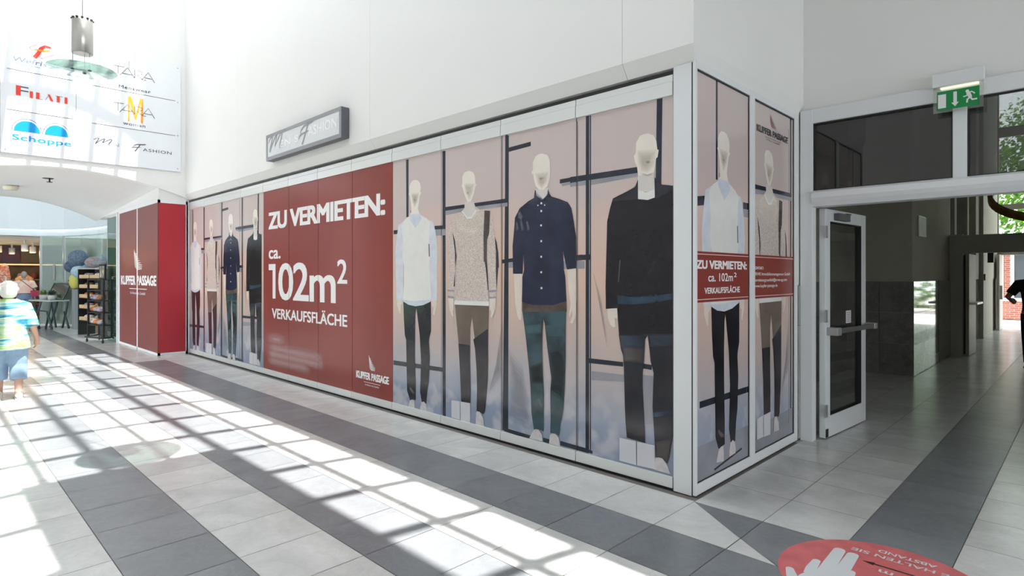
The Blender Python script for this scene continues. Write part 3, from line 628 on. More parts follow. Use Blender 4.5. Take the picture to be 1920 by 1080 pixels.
PR = {
 'bar': pm('bar', (.022, .028, .042), .25, 6), 'bar2': pm('bar_shadow', (.30, .30, .33), .1, 3), 'thin': pm('thin_line', (.06, .05, .05)), 'thin2': pm('highlight_line', (.5, .46, .5)),
 'head': pm('mannequin_skin', (.80, .74, .66), .03, 5), 'headshade': pm('mannequin_shade', (.60, .50, .42), .05, 8), 'face': pm('face_feature', (.33, .28, .26)),
 'neck': pm('neck', (.66, .62, .58)), 'paleblue': pm('pale_blue_shirt', (.60, .64, .71), .05, 14), 'sleeve': pm('pale_sleeve', (.64, .67, .73), .05, 12), 'white': pm('white_knit', (.76, .75, .72), .02, 10),
 'dark': pm('dark_gap', (.05, .05, .07)), 'hand': pm('hand', (.72, .64, .56), .04, 9), 'navy': pm('black_trousers', (.016, .016, .022), .3, 6), 'gloss': pm('pale_smear', (.34, .33, .36), .2, 12),
 'shoe': pm('white_shoe', (.60, .56, .57), .08, 18), 'shadow': pm('backdrop_shadow', (.26, .25, .29), .08, 2), 'backpack': pm('backpack', (.045, .045, .06)),
 'knit': pm('speckled_knit', (.60, .52, .47), .30, 150), 'knitlight': pm('beige_knit', (.95, .86, .76), .04, 60), 'cuff': pm('grey_cuff', (.33, .31, .36), .15, 40), 'strap': pm('brown_strap', (.075, .06, .055), .3, 10),
 'brown': pm('brown_trousers', (.16, .125, .10), .12, 5), 'charcoal': pm('charcoal_trousers', (.032, .028, .036), .2, 5), 'card': pm('white_card', (.62, .62, .66)), 'logo': pm('card_print', (.30, .22, .24)),
 'floorprint': pm('wood_floor', (.27, .27, .31), .12, 3), 'navyshirt': pm('navy_shirt', (.016, .022, .052), .25, 4), 'navylight': pm('navy_shoulder', (.09, .105, .16), .3, 6), 'button': pm('button', (.75, .77, .8)), 'belt': pm('belt', (.10, .075, .06), .5, 4),
 'teal': pm('teal_trousers', (.05, .10, .115), 0, 4.5, col2=(.022, .034, .040)), 'tealdark': pm('dark_teal', (.025, .035, .04), .3, 4), 'teallight': pm('light_teal', (.10, .18, .21), .3, 4),
 'coat': pm('black_coat', (.011, .010, .014), .2, 5), 'coatlight': pm('coat_shoulder', (.065, .065, .085), .25, 5), 'seam': pm('coat_seam', (.12, .12, .14)), 'bluegloss': pm('blue_sheen', (.08, .15, .24), .5, 5),
 'coattrouser': pm('dark_trousers', (.020, .020, .027), .3, 3), 'trousergloss': pm('blue_grey_sheen', (.075, .10, .145), .4, 5), 'greybrown': pm('grey_brown_sheen', (.16, .14, .14), .4, 6),
}
red_film = mat('oxide_red_film', (.26, .045, .036), .22, noise=.05, nscale=1.2, spec=.30)
red_side = mat('sunward_red_film', (.42, .022, .035), .35, noise=.03, nscale=2)  # brighter red puts the sun on the pillar's side face into its colour
lettering = mat('white_lettering', (.84, .83, .82), .25)
pink_line = mat('pink_line_print', (.72, .5, .46), .3)
dark_letter = mat('dark_grey_lettering', (.05, .045, .055), .3)
emblem_rose = mat('rose_emblem', (.30, .13, .13), .3)

SOFT = ('headshade', 'knitlight', 'gloss', 'tealdark', 'teallight', 'navylight', 'coatlight', 'bluegloss', 'trousergloss', 'greybrown', 'shadow')
for k_ in SOFT: PR[k_].node_tree.nodes['Principled BSDF'].inputs['Alpha'].default_value = {'headshade': .10, 'shadow': .10, 'bluegloss': .22, 'gloss': .13}.get(k_, .28)
figs = Art()
for key in ('f1', 'f2', 'f3', 'f4'):
    for i, (c, pts_) in enumerate(ART[key]): 
        if len(pts_) == 2:      # a tiny line of print on a card
            (a, b), (c2, d) = pts_; figs.poly([(a, b), (c2, d), (c2, d + .012), (a, b + .012)], PR[c], 30)
            mu_, mv_ = (a + c2) / 2, (b + d) / 2; figs.disc(mu_, mv_ + .03, .008, .012, PR[c], 30, n=8)
        elif c in SOFT: figs.soft(pts_, PR[c], 1 + i)
        else: figs.poly(pts_, PR[c], 1 + i)
def emblem(art, u0, u1, v0, v1, m, layer, n=10, th=.034):
    W, H = u1 - u0, v1 - v0
    for i in range(n):
        f = i / (n - 1)
        yl = .96 - .80 * f; xr = .32 + .62 * min(1, f * 1.7) - .14 * max(0, f - .55); yr = yl - .10 - .34 * (xr)* (1 - .55 * f)
        xl = .02 + .10 * f * f
        pts_ = []
        for k in range(7):
            t = k / 6; x = xl + (xr - xl) * t; y = yl + (yr - yl) * t - .10 * math.sin(PI * t)
            pts_.append((u0 + x * W, v0 + max(0, y) * H))
        art.stroke(pts_, [th * H * (.5 + .8 * math.sin(PI * min(1, .15 + k / 7))) for k in range(7)], m, layer)
def kp_logo(art, u0, u1, v0, cap, m, me, layer, small=True):
    W = u1 - u0
    art.text('KUPFER PASSAGE', u0, u1, v0, cap, m, layer, bold=0.070, space=.98)
    emblem(art, u0 + W * .40, u0 + W * .62, v0 + cap * 1.45, v0 + cap * 3.5, me, layer)
    art.rect(u0 + W * .25, u0 + W * .75, v0 - cap * .38, v0 - cap * .32, m, layer)
    if small: art.text('Im Herzen von Coesfeld', u0 + W * .29, u0 + W * .71, v0 - cap * .80, cap * .22, m, layer, bold=0.010)

big = Art()
big.text('ZU VERMIETEN:', -9.34, -6.03, 2.325, .265, lettering, 2, bold=0.075, space=.95)
big.text('ca.', -9.33, -8.90, 1.858, .20, lettering, 2, bold=0.045)
big.text('02m', -8.98, -7.21, 1.225, .56, lettering, 2, bold=0.030, space=.92, ref='0')
big.poly([(-9.33, 1.775), (-9.08, 1.775), (-9.08, 1.235), (-9.185, 1.235), (-9.185, 1.68), (-9.33, 1.68)], lettering, 2)
big.text('2', -7.17, -6.91, 1.488, .315, lettering, 2, bold=0.028)
big.text('VERKAUFSFLÄCHE', -9.21, -6.91, .925, .155, lettering, 2, bold=0.045)
kp_logo(big, -6.69, -5.95, .300, .090, lettering, lettering, 2)
# blurred pale patch standing in for smaller, unreadable lines of print
smear_m = bpy.data.materials.new('blurred_print'); smear_m.use_nodes = True
nt = smear_m.node_tree; b_ = nt.nodes['Principled BSDF']; b_.inputs['Base Color'].default_value = (.62, .40, .40, 1); b_.inputs['Roughness'].default_value = .3
def soft(nt, b_):
    L = nt.links.new; N = nt.nodes.new
    g = N('ShaderNodeNewGeometry'); sp = N('ShaderNodeSeparateXYZ'); L(g.outputs['Position'], sp.inputs[0])
    def band(axis, c, half, soft_):
        s = N('ShaderNodeMath'); s.operation = 'SUBTRACT'; L(sp.outputs[axis], s.inputs[0]); s.inputs[1].default_value = c
        a = N('ShaderNodeMath'); a.operation = 'ABSOLUTE'; L(s.outputs[0], a.inputs[0])
        m = N('ShaderNodeMapRange'); m.interpolation_type = 'SMOOTHERSTEP'; L(a.outputs[0], m.inputs[0]); m.inputs[1].default_value = half + soft_; m.inputs[2].default_value = half - soft_; m.inputs[3].default_value = 0; m.inputs[4].default_value = 1
        return m.outputs[0]
    acc = None
    for cx, hx, cz, hz, s_, k in ((-9.05, .25, .60, .06, .10, .42), (-8.45, .82, .455, .05, .09, .55), (-8.45, .86, .36, .05, .08, .58), (-8.65, .65, .26, .05, .08, .55)):
        m = N('ShaderNodeMath'); m.operation = 'MULTIPLY'; L(band('X', cx, hx, s_ * 2.0), m.inputs[0]); L(band('Z', cz, hz, s_ * .8), m.inputs[1])
        m2 = N('ShaderNodeMath'); m2.operation = 'MULTIPLY'; L(m.outputs[0], m2.inputs[0]); m2.inputs[1].default_value = k
        if acc is None: acc = m2.outputs[0]
        else:
            x = N('ShaderNodeMath'); x.operation = 'MAXIMUM'; L(acc, x.inputs[0]); L(m2.outputs[0], x.inputs[1]); acc = x.outputs[0]
    L(acc, b_.inputs['Alpha'])
soft(nt, b_)
big.rect(-9.53, -7.25, .13, .78, smear_m, 1)

# ------------------------------------------------------------------ folding glass panels of the shop front
YF = 3.95
front = lambda u, v, h: Vector((u, YF - h, v))
P = .9139
right = -2.217
labels = ['glass shop panel by the red pillar, poster mannequin in white jumper and black trousers',
 'left-hand glass panel with the beige jumper mannequin, second from the red pillar',
 'left-hand glass panel with the navy shirt mannequin, third from the red pillar',
 'glass panel with the black coat mannequin just left of the red panels',
 'red panel starting the large white writing, letters ZU at its top',
 'second red panel from the left, letters VER across its top',
 'third red panel from the left, with the small raised 2',
 'red panel with the small white logo near its foot',
 'glass panel right beside the red panels, poster mannequin in white jumper',
 'large glass panel with the beige knit jumper and shoulder strap mannequin',
 'large glass panel with the navy buttoned shirt mannequin',
 'glass panel at the shop corner, poster mannequin in long black coat']
gmat = glass('clear_shop_glass', tint=(.93, .96, .95))
for i in range(12):
    x1 = right - P * (11 - i); x0 = x1 - P
    a, b = x0 + .0035, x1 - .0035
    t = thing('folding_glass_panel', labels[i], 'panel', ((a + b) / 2, YF, 0), 0, 'folding panels of the shop front')
    off = Vector((-(a + b) / 2, -YF, 0))
    bm = nb(); bx(bm, a + off.x, b + off.x, -.012, .03, .022, .105); obj('bottom_rail', bm, alu_warm, t, bevel=.002)
    bm = nb(); bx(bm, a + off.x, b + off.x, -.012, .03, 2.935, 3.035); bx(bm, a + off.x, b + off.x, -.006, .03, 3.038, 3.088); obj('top_rail', bm, alu_warm, t, bevel=.0015)
    bm = nb(); bx(bm, a + off.x, b + off.x, .004, .014, .105, 2.935); obj('glass_pane', bm, gmat, t)
    pl = lambda u, v, h, o=off: Vector((u + o.x, .003 - h, v))
    A = Art()
    if 4 <= i <= 7:
        A.rect(a, b, .105, 2.935, red_film, 0); A.add(big, lambda u: u, lambda v: v)
        A.build('red_film_print', pl, t, clip=(a, b, .105, 2.935), eps=.0007)
    else:
        sh = -7.40 if i < 4 else 0
        A.rect(a, b, .105, 2.935, PB, 0); A.add(figs, lambda u: u + sh, lambda v: v)
        A.build('poster_print', pl, t, clip=(a, b, .105, 2.935), eps=.00015)
    if i == 0:
        bm = nb(); bx(bm, .12, .42, -.022, -.012, .03, .095); obj('lock_plate', bm, mat('greenish_lock', (.5, .58, .47), .4), t, bevel=.003)
bm = nb(); bx(bm, -13.2, right + .02, YF - .004, YF + .06, 3.09, 3.118)
tag(obj('ceiling_track', bm, black), 'thin black ceiling track above the shop panels', 'track')
bm = nb(); bx(bm, -13.2, right + .02, YF - .002, YF + .06, 0.0, .02)
tag(obj('floor_track', bm, black), 'thin black floor track under the shop panels', 'track')
bm = nb(); bx(bm, -13.2, right, YF + .10, YF + .12, 0.02, 3.1)  # near-black sheet: darkness of the unlit shop put into its colour
struct('wall_shop_inner', bm, mat('dark_void', (.03, .03, .03), .9), 'dark sheet standing for the unlit inside of the empty shop', 'wall')
# frame posts at the far left and at the corner
bm = nb(); bx(bm, -13.27, -13.2, 3.90, 4.0, 0.004, 3.12)
tag(obj('frame_post', bm, alu, bevel=.003), 'white frame post between the red pillar and the glass panels', 'post')
cp = thing('corner_post', 'white aluminium post on the corner of the shop', 'post', (-2.13, 3.95, 0))
bm = nb(); bx(bm, -.082, .062, -.012, .08, .005, 3.14); obj('post_body', bm, alu, cp, bevel=.003)
bm = nb(); bx(bm, .0625, .0705, -.007, .06, .01, 3.138); obj('seal_strip', bm, black, cp)

# side windows
sw = thing('side_window', 'white framed two-pane side window of the shop with poster prints', 'window', (-2.05, 3.935, 0))
ox = Vector((2.05, -3.935, 0))
def part(name, m, boxes, parent, off=Vector((0, 0, 0)), bevel=.0):
    bm = nb()
    for q in boxes: bx(bm, q[0] + off.x, q[1] + off.x, q[2] + off.y, q[3] + off.y, q[4] + off.z, q[5] + off.z)
    return obj(name, bm, m, parent, bevel=bevel)
part('window_frame', alu, [(-2.059, -2.035, 3.94, 3.968, .01, 3.148), (-2.10, -2.035, 4.886, 4.986, .01, 3.148), (-2.10, -2.035, 5.912, 5.985, .01, 3.148),
     (-2.059, -2.036, 3.942, 5.985, .01, .09), (-2.059, -2.036, 3.942, 5.985, 3.095, 3.148)], sw, ox, bevel=.003)
for k, (ya, yb) in enumerate(((3.968, 4.886), (4.986, 5.912))):
    part('glass_pane', gmat, [(-2.058, -2.052, ya, yb, .09, 3.095)], sw, ox)
    part('pane_seal', black, [(-2.05, -2.044, ya, ya + .006, .09, 3.095), (-2.05, -2.044, yb - .008, yb, .09, 3.095), (-2.05, -2.044, ya, yb, 3.083, 3.095), (-2.05, -2.044, ya, yb, .09, .096)], sw, ox)
    A = Art(); A.rect(ya, yb, .09, 3.095, PB, 0)
    sub = Art()
    if k == 0:
        sub.t = [q for q in figs.t if max(p[0] for p in q[0]) < -4.88 and (q[1] is not PR['bar'])]
        A.add(sub, lambda u: 4.431 + .95 * (u + 5.427), lambda v: .085 + .985 * v)
        A.poly([(4.29, 3.1), (4.32, 3.1), (4.32, 2.33), (4.29, 2.33)], PR['bar'], 1)
        A.poly([(3.96, 2.17), (4.12, 2.19), (4.12, 2.12), (3.96, 2.10)], PR['bar'], 1)
        A.poly([(4.78, 2.20), (4.9, 2.20), (4.9, 2.13), (4.78, 2.13)], PR['bar'], 1)
        A.poly([(4.03, .675), (4.9, .675), (4.9, .625), (4.03, .625)], PR['bar'], 1)
        A.poly([(3.96, .35), (4.9, .35), (4.9, .09), (3.96, .09)], PR['floorprint'], 1)
        A.poly([(4.26, .13), (4.75, .19), (4.76, .175), (4.27, .115)], PR['bar'], 2)
    else:
        sub.t = [q for q in figs.t if min(p[0] for p in q[0]) > -4.95 and max(p[0] for p in q[0]) < -3.95 and q[2] > 3]
        A.add(sub, lambda u: 5.322 + .985 * (u + 4.515), lambda v: .085 + .985 * v)
        A.poly([(5.83, 3.1), (5.865, 3.1), (5.865, .1), (5.83, .1)], PR['bar'], 1)
        A.poly([(4.986, .30), (5.91, .34), (5.91, .09), (4.986, .09)], PR['floorprint'], 1)
        kp_logo(A, 5.05, 5.77, 2.835, .058, dark_letter, emblem_rose, 41)
    A.rect(ya, yb, 1.40, 1.775, red_film, 40)
    A.rect(ya, yb, 1.752, 1.758, pink_line, 41); A.rect(ya, yb, 1.418, 1.424, pink_line, 41)
    if k == 0:
        A.text('ZU VERMIETEN:', 3.975, 4.845, 1.647, .064, lettering, 41, bold=0.080, space=.98)
        A.text('ca. 102m', 4.16, 4.58, 1.553, .062, lettering, 41, bold=0.022)
        A.text('2', 4.60, 4.65, 1.585, .035, lettering, 41, bold=0.022)
        A.text('VERKAUFSFLÄCHE', 4.10, 4.71, 1.462, .045, lettering, 41, bold=0.045)
    else:
        A.text('KONTAKT:', 4.995, 5.195, 1.650, .024, lettering, 41, bold=0.040)
        A.text('ERWE Immobilienmanagement GmbH', 4.995, 5.82, 1.598, .026, lettering, 41, bold=0.012)
        A.text('vermietungcoesfeld@erwe-ag.com', 4.995, 5.74, 1.546, .026, lettering, 41, bold=0.012)
        A.text('www.kupfer-passage.de', 4.995, 5.51, 1.496, .026, lettering, 41, bold=0.012)
    o = A.build('poster_print', lambda u, v, h: Vector((-2.051 + h + 2.05, u - 3.935, v)), sw, clip=(ya + .004, yb - .004, .094, 3.088), eps=.00009)
    o['label'] = 'print of white jumper mannequin' if k == 0 else 'print of beige jumper mannequin'
bm = nb(); bx(bm, -2.2, -2.15, 4.05, 5.98, .0, 3.1)  # same near-black stand-in for the unlit interior
struct('wall_shop_side_inner', bm, MATS['dark_void'], 'dark sheet standing for the unlit shop behind the side windows', 'wall')

# ------------------------------------------------------------------ red pillar with logo
rp = thing('red_clad_pillar', 'dark red clad pillar with white logo at the far left end of the shop', 'pillar', (-13.2, 3.38, 0))
ro = Vector((13.2, -3.38, 0))
red_matt = mat('matt_oxide_red_film', (.20, .055, .048), .42, noise=.06, nscale=1.5, spec=.4)
part('front_cladding', red_matt, [(-16.30, -14.76, 3.385, 3.42, .05, 3.04), (-14.70, -13.215, 3.385, 3.42, .05, 3.04)], rp, ro)
part('side_cladding', red_side, [(-13.24, -13.205, 3.40, 3.90, .05, 3.04)], rp, ro)
part('edge_frame', alu, [(-16.38, -16.30, 3.38, 3.45, 0.003, 3.10), (-14.76, -14.70, 3.379, 3.42, .0031, 3.05), (-16.38, -13.2, 3.379, 3.43, .003, .05), (-16.38, -13.2, 3.379, 3.43, 3.04, 3.10),
     (-13.24, -13.2, 3.38, 3.93, .003, .05), (-13.24, -13.2, 3.38, 3.93, 3.04, 3.10), (-13.22, -13.2, 3.89, 3.93, .003, 3.1)], rp, ro)
A = Art()
A.text('KUPFER PASSAGE', -16.16, -13.30, 1.385, .205, lettering, 1, bold=0.085, space=1.0)
emblem(A, -15.02, -14.28, 1.73, 2.18, lettering, 1)
A.rect(-15.4, -13.98, 1.298, 1.312, lettering, 1)
A.text('Im Herzen von Coesfeld', -15.3, -14.1, 1.185, .055, lettering, 1, bold=0.010)
A.build('logo_lettering', lambda u, v, h: Vector((u + 13.2, 3.384 - h - 3.38, v)), rp, eps=.0012)
bm = nb(); bx(bm, -16.36, -13.25, 3.43, 4.3, 0, 3.12)
struct('wall_pillar_core', bm, white_wall, 'white core behind the red cladding', 'wall')
bm = nb(); bx(bm, -19.1, -13.22, 3.40, 3.50, 3.10, 3.6); bx(bm, -19.1, -13.22, 3.5, 4.4, 3.101, 3.6)
struct('trim_3', bm, ceil_m, 'white beam above the red pillar', 'trim')

# ------------------------------------------------------------------ light box sign
sb = thing('light_box_sign', 'grey framed light box sign reading MEN\'S FASHION on the white wall', 'sign', (-8.98, 3.88, 3.335))
part('housing', mat('sign_grey_metal', (.12, .125, .14), .4, metal=.3), [(0, 2.25, -.11, -.005, 0, .39)], sb, bevel=.004)
part('face_frame', mat('sign_frame_silver', (.24, .245, .26), .35, metal=.3), [(0, 2.25, -.118, -.11, 0, .052), (0, 2.25, -.118, -.11, .345, .39), (0, .045, -.118, -.11, .05, .35), (2.20, 2.25, -.118, -.11, .05, .35)], sb)
part('face_panel', mat('sign_face', (.64, .66, .67), .3), [(.04, 2.205, -.113, -.1101, .05, .347)], sb)
A = Art(); sgrey = mat('sign_script_grey', (.25, .25, .27), .4); swh = mat('sign_white_letters', (.86, .87, .88), .3)
def script_M(A, u, v, W, H, m, th, layer=2):
    s = lambda pts, w_: A.stroke([(u + a * W, v + b * H) for a, b in pts], [x * th for x in w_], m, layer)
    s([(0, .62), (.05, .66), (.14, .82), (.26, .93), (.30, .90), (.26, .7), (.17, .35), (.12, .05)], [.3, .5, .7, .9, 1, 1, 1.1, 1.3])
    s([(.14, .15), (.3, .5), (.45, .78), (.58, .95), (.60, .88), (.52, .55), (.48, .30)], [.5, .7, .8, .9, 1, 1.1, 1.2])
    s([(.48, .30), (.62, .55), (.78, .82), (.93, 1.0), (.97, .95), (.93, .7), (.82, .35), (.80, .15), (.86, .1)], [.4, .7, .8, .9, 1, 1.1, 1.2, .8, .3])
def script_F(A, u, v, W, H, m, th, layer=2):
    s = lambda pts, w_: A.stroke([(u + a * W, v + b * H) for a, b in pts], [x * th for x in w_], m, layer)
    s([(.12, .55), (.16, .70), (.34, .85), (.62, .90), (.86, .93), (1, 1)], [.4, .8, 1, 1.1, 1.3, .7])
    s([(.64, .92), (.55, .75), (.42, .45), (.30, .15), (.22, 0)], [.6, 1, 1.1, 1.2, 1.3])
    s([(.0, .30), (.04, .42), (.18, .50), (.38, .52), (.62, .56)], [.4, .8, 1, 1, .5])
script_M(A, .07, .105, .50, .255, sgrey, .024)
A.text("EN'S", .48, 1.06, .135, .10, swh, 1, bold=0.020, space=1.15)
script_F(A, 1.08, .075, .46, .285, sgrey, .026)
A.text('ASHION', 1.36, 2.14, .155, .125, swh, 1, bold=0.030, space=1.05)
A.build('sign_lettering', lambda u, v, h: Vector((u, -.114 - h, v)), sb, eps=.001)

# ------------------------------------------------------------------ directory board on the end wall
XB = -13.2
db = thing('directory_board', 'large white glossy sign board with shop names high on the end wall', 'board', (XB, 1.0, 3.69))
bw = mat('white_acrylic', (.80, .83, .86), .15)
part('board_panel', bw, [(.006, .03, .02, 1.06, 0, 2.16), (.006, .03, 1.065, 2.79, 0, 2.16)], db, bevel=.002)
for y_, z_ in ((.08, .06), (2.73, .06), (2.73, 2.09), (2.73, 1.40), (2.73, .73)):
    bolts = nb(); ell(bolts, (.034, y_, z_), (.006, .012, .012), 10, 6); obj('fixing_screw', bolts, alu_grey, db)
A = Art(); ink = mat('board_ink', (.07, .07, .09), .4); inkg = mat('board_pale_grey', (.40, .42, .46), .4)
inkr = mat('board_red', (.80, .05, .03), .4); inkb = mat('board_blue', (.0, .30, .72), .4); inkdb = mat('board_navy', (.05, .10, .30), .4); inko = mat('board_orange', (.85, .30, .03), .4); inkt = mat('board_steel_blue', (.20, .26, .36), .4)
y0_, z0_ = 1.0, 3.69
for y_a, y_b, z_ in ((1.10, 2.02, 5.125), (2.30, 3.69, 5.11), (1.10, 2.02, 4.43), (2.30, 3.69, 4.41)): A.rect(y_a, y_b, z_ - .005, z_ + .005, ink, 1)
A.text('Wefrisch', 1.18, 1.80, 5.275, .085, inkt, 1, bold=0.030, shear=.15)
A.rect(1.18, 1.55, 5.235, 5.243, inkt, 1)
A.stroke([(1.40, 5.56), (1.57, 5.41), (1.74, 5.52)], .008, inkr, 1); A.stroke([(1.40, 5.56), (1.50, 5.64)], .008, inkr, 1)
A.stroke([(1.47, 5.40), (1.52, 5.48), (1.56, 5.58), (1.62, 5.635), (1.70, 5.63)], [.06, .06, .055, .045, .035], inkr, 2); A.stroke([(1.46, 5.545), (1.58, 5.545), (1.68, 5.575)], [.02, .035, .03], inko, 3)
A.text('F', 1.22, 1.39, 4.70, .16, ink, 1, bold=.005); A.rect(1.22, 1.285, 4.695, 4.865, inkr, 2)
for (a, b, z_) in ((1.405, 1.45, .115), (1.49, 1.54, .115), (1.78, 1.825, .115), (1.893, 1.935, .115)): A.rect(a, b, 4.685, 4.685 + z_, inkr, 2)
A.poly([(1.65, 4.80), (1.685, 4.80), (1.735, 4.685), (1.695, 4.685)], inkr, 2); A.rect(1.54, 1.58, 4.685, 4.692, ink, 2); A.stroke([(1.62, 4.69), (1.66, 4.77)], .006, ink, 1); A.rect(1.765, 1.87, 4.792, 4.80, ink, 1)
for c, w_ in ((1.37, .185), (1.78, .175)):
    A.disc(c, 4.085, w_ + .022, .225, inkdb, 1, 0, 180); A.disc(c, 4.085, w_ + .014, .215, bw, 2, 0, 180); A.disc(c, 4.085, w_ - .008, .185, inkb, 3, 0, 180)
A.stroke([(1.545, 4.17), (1.575, 4.185), (1.61, 4.17)], .008, inkdb, 2)
A.text('Schoppe', 1.17, 1.99, 3.925, .095, inkb, 1, bold=0.035, space=1.05)
for zz, sc_ in ((5.40, 1), (4.70, 1)):
    s = lambda pts: A.stroke([(2.64 + a * .68, zz + b * .17) for a, b in pts], .011, ink, 3)
    s([(0, 1), (.24, 1)]); s([(.10, 1), (.10, .1)]); s([(.14, .0), (.33, 1.0), (.50, .0)]); s([(.20, .28), (.44, .28)])
    s([(.50, .0), (.50, .95), (.60, .95), (.70, .82), (.68, .58), (.56, .45), (.70, .0), (.78, .0)]); s([(.68, .0), (.84, .95), (1.0, -.08)]); s([(.74, .28), (.93, .28)])
A.text('Menswear', 2.72, 3.25, 5.16, .062, ink, 1, bold=0.020, space=1.1)
A.text('woman', 2.79, 3.16, 4.475, .06, ink, 1, bold=0.015, space=1.1)
A.stroke([(2.90, 5.70), (2.90, 5.22)], .03, inkg, 1)
A.poly([(2.87, 4.55), (2.87, 5.03), (2.93, 5.03), (3.0, 4.72), (3.07, 5.03), (3.12, 5.03), (3.12, 4.55), (3.08, 4.55), (3.08, 4.92), (3.01, 4.60), (2.98, 4.60), (2.90, 4.92), (2.90, 4.55)], inko, 1)
script_M(A, 2.32, 4.03, .30, .13, ink, .014)
A.text("EN'S", 2.54, 2.86, 4.035, .06, inkg, 1, bold=0.005, space=1.2)
script_F(A, 2.93, 3.99, .24, .16, ink, .016)
A.text('ASHION', 3.12, 3.62, 4.015, .058, ink, 1, bold=0.005, space=1.15)
A.build('board_lettering', lambda u, v, h: Vector((.0305 + h, u - 1.0, v - 3.69)), db, eps=.0009)
# ------------------------------------------------------------------ entrance: frame, transom panes, open door
ent = thing('entrance_frame', 'white aluminium entrance frame with a glazed transom', 'door frame', (-2.03, 6.1, 0))
eo = Vector((2.03, -6.1, 0))
part('post', alu, [(-2.03, -1.92, 6.04, 6.15, 0, 3.19)], ent, eo, bevel=.004)
part('post', alu, [(1.40, 1.50, 6.04, 6.15, 0, 3.19)], ent, eo, bevel=.004)
part('head_rail', alu, [(-2.03, 1.5, 6.045, 6.15, 3.055, 3.19)], ent, eo, bevel=.004)
bm = nb(); prism(bm, [(6.02 - 6.1, 2.30), (6.005 - 6.1, 2.335), (6.02 - 6.1, 2.39), (6.06 - 6.1, 2.41), (6.15 - 6.1, 2.41), (6.15 - 6.1, 2.25), (6.05 - 6.1, 2.255)], 'x', -1.92 + 2.03, 1.40 + 2.03)
obj('transom_rail', bm, alu, ent)
for x in (-.834, .24): part('mullion', alu, [(x, x + .095, 6.045, 6.15, 2.40, 3.06)], ent, eo, bevel=.004)
tglass = glass('tinted_transom_glass', tint=(.36, .36, .36), refl=1.6, body=.05, bcol=(.25, .25, .25))
for a, b in ((-1.92, -.834), (-.739, .24), (.335, 1.40)):
    part('transom_pane', tglass, [(a, b, 6.09, 6.096, 2.41, 3.055)], ent, eo)
    part('pane_seal', black, [(a, a + .012, 6.07, 6.09, 2.41, 3.055), (b - .01, b, 6.07, 6.09, 2.41, 3.055), (a, b, 6.07, 6.09, 3.04, 3.055), (a, b, 6.07, 6.09, 2.41, 2.418)], ent, eo)
# open leaf, hinged at the left post
ang = math.atan2(1.10, .075)
leaf = thing('door_leaf', 'white framed glass door leaf standing open into the corridor', 'door', (-1.885, 6.22, 0), ang)
W = 1.11
part('stile', alu, [(0, .115, -.03, .03, .012, 2.25)], leaf, bevel=.004)
part('stile', alu, [(W - .14, W, -.03, .03, .012, 2.25)], leaf, bevel=.004)
part('top_rail', alu, [(.115, W - .14, -.03, .03, 2.13, 2.25)], leaf, bevel=.003)
part('bottom_rail', alu, [(.115, W - .14, -.03, .03, .012, .22)], leaf, bevel=.003)
part('glass_pane', glass('door_glass', tint=(.72, .74, .73), body=.03, bcol=(.4, .4, .4)), [(.10, W - .12, -.004, .004, .2, 2.15)], leaf)
part('pane_seal', black, [(.115, .122, -.031, .031, .22, 2.13), (W - .155, W - .14, -.031, .031, .22, 2.13), (.115, W - .14, -.031, .031, .22, .228), (.115, W - .14, -.031, .031, 2.122, 2.13)], leaf)
h = part('panic_bar', mat('push_bar_grey', (.09, .09, .09), .35), [(.06, W + .02, -.13, -.085, 1.03, 1.075)], leaf, bevel=.006)
part('bar_bracket', alu_grey, [(.02, .12, -.135, -.03, 1.015, 1.09)], h, bevel=.006)
part('bar_bracket', alu_grey, [(W - .05, W + .035, -.135, -.03, 1.02, 1.085)], h, bevel=.006)
part('door_closer', mat('closer_grey', (.11, .11, .12), .4), [(.20, .50, -.085, -.03, 2.145, 2.215)], leaf, bevel=.006)
bm = nb(); tube(bm, [(.45, -.06, 2.22), (.72, -.02, 2.235), (.5, .0, 2.25)], .008, 6); obj('closer_arm', bm, dark_steel, leaf)
for z in (.28, 1.2, 2.02):
    part('hinge', alu_grey, [(-.035, .02, -.045, -.028, z - .06, z + .06)], leaf, bevel=.002)
part('bottom_bolt', black, [(.0, .06, -.034, -.03, .02, .1)], leaf)
st = part('notice_sticker', lettering, [(.60, .74, -.0065, -.0045, 1.10, 1.23)], leaf)
part('printed_lines', mat('print_grey', (.2, .2, .2), .6), [(.62, .72, -.0072, -.0066, 1.115 + .018 * k, 1.120 + .018 * k) for k in range(6)], st)
# emergency exit sign
ex = thing('exit_sign', 'green emergency exit sign with running figure under a white lamp housing', 'sign', (-.79, 6.1, 2.93))
part('mounting_box', alu, [(-.12, .12, -.057, -.002, .27, .32)], ex)
part('lamp_housing', alu, [(-.17, .17, -.14, -.058, .228, .335)], ex, bevel=.004)
part('lamp_tube', mat('lamp_glow', (1, .95, .8), .4, emit=(1, .9, .65), es=1.2), [(-.12, .13, -.10, -.06, .218, .228)], ex)
part('clear_plate', glass('acrylic_plate', tint=(.9, .93, .92), body=.12, bcol=(.7, .72, .72)), [(-.165, .165, -.123, -.117, .015, .225)], ex)
A = Art(); gm = mat('sign_green', (0, .24, .055), .35); wm = mat('sign_white', (.78, .8, .78), .4)
A.rect(-.14, .14, .035, .19, gm, 0)
A.rect(-.132, -.078, .052, .165, wm, 1)
A.poly([(-.029, .172), (-.006, .172), (-.006, .085), (.007, .085), (-.018, .052), (-.043, .085), (-.029, .085)], wm, 1)
A.disc(.062, .158, .0125, .0125, wm, 1, n=14)
A.stroke([(.066, .148), (.075, .125), (.082, .105)], [.026, .026, .022], wm, 1)
A.stroke([(.068, .146), (.090, .150), (.104, .138), (.110, .130)], .009, wm, 1); A.stroke([(.068, .138), (.056, .122), (.036, .118)], .009, wm, 1)
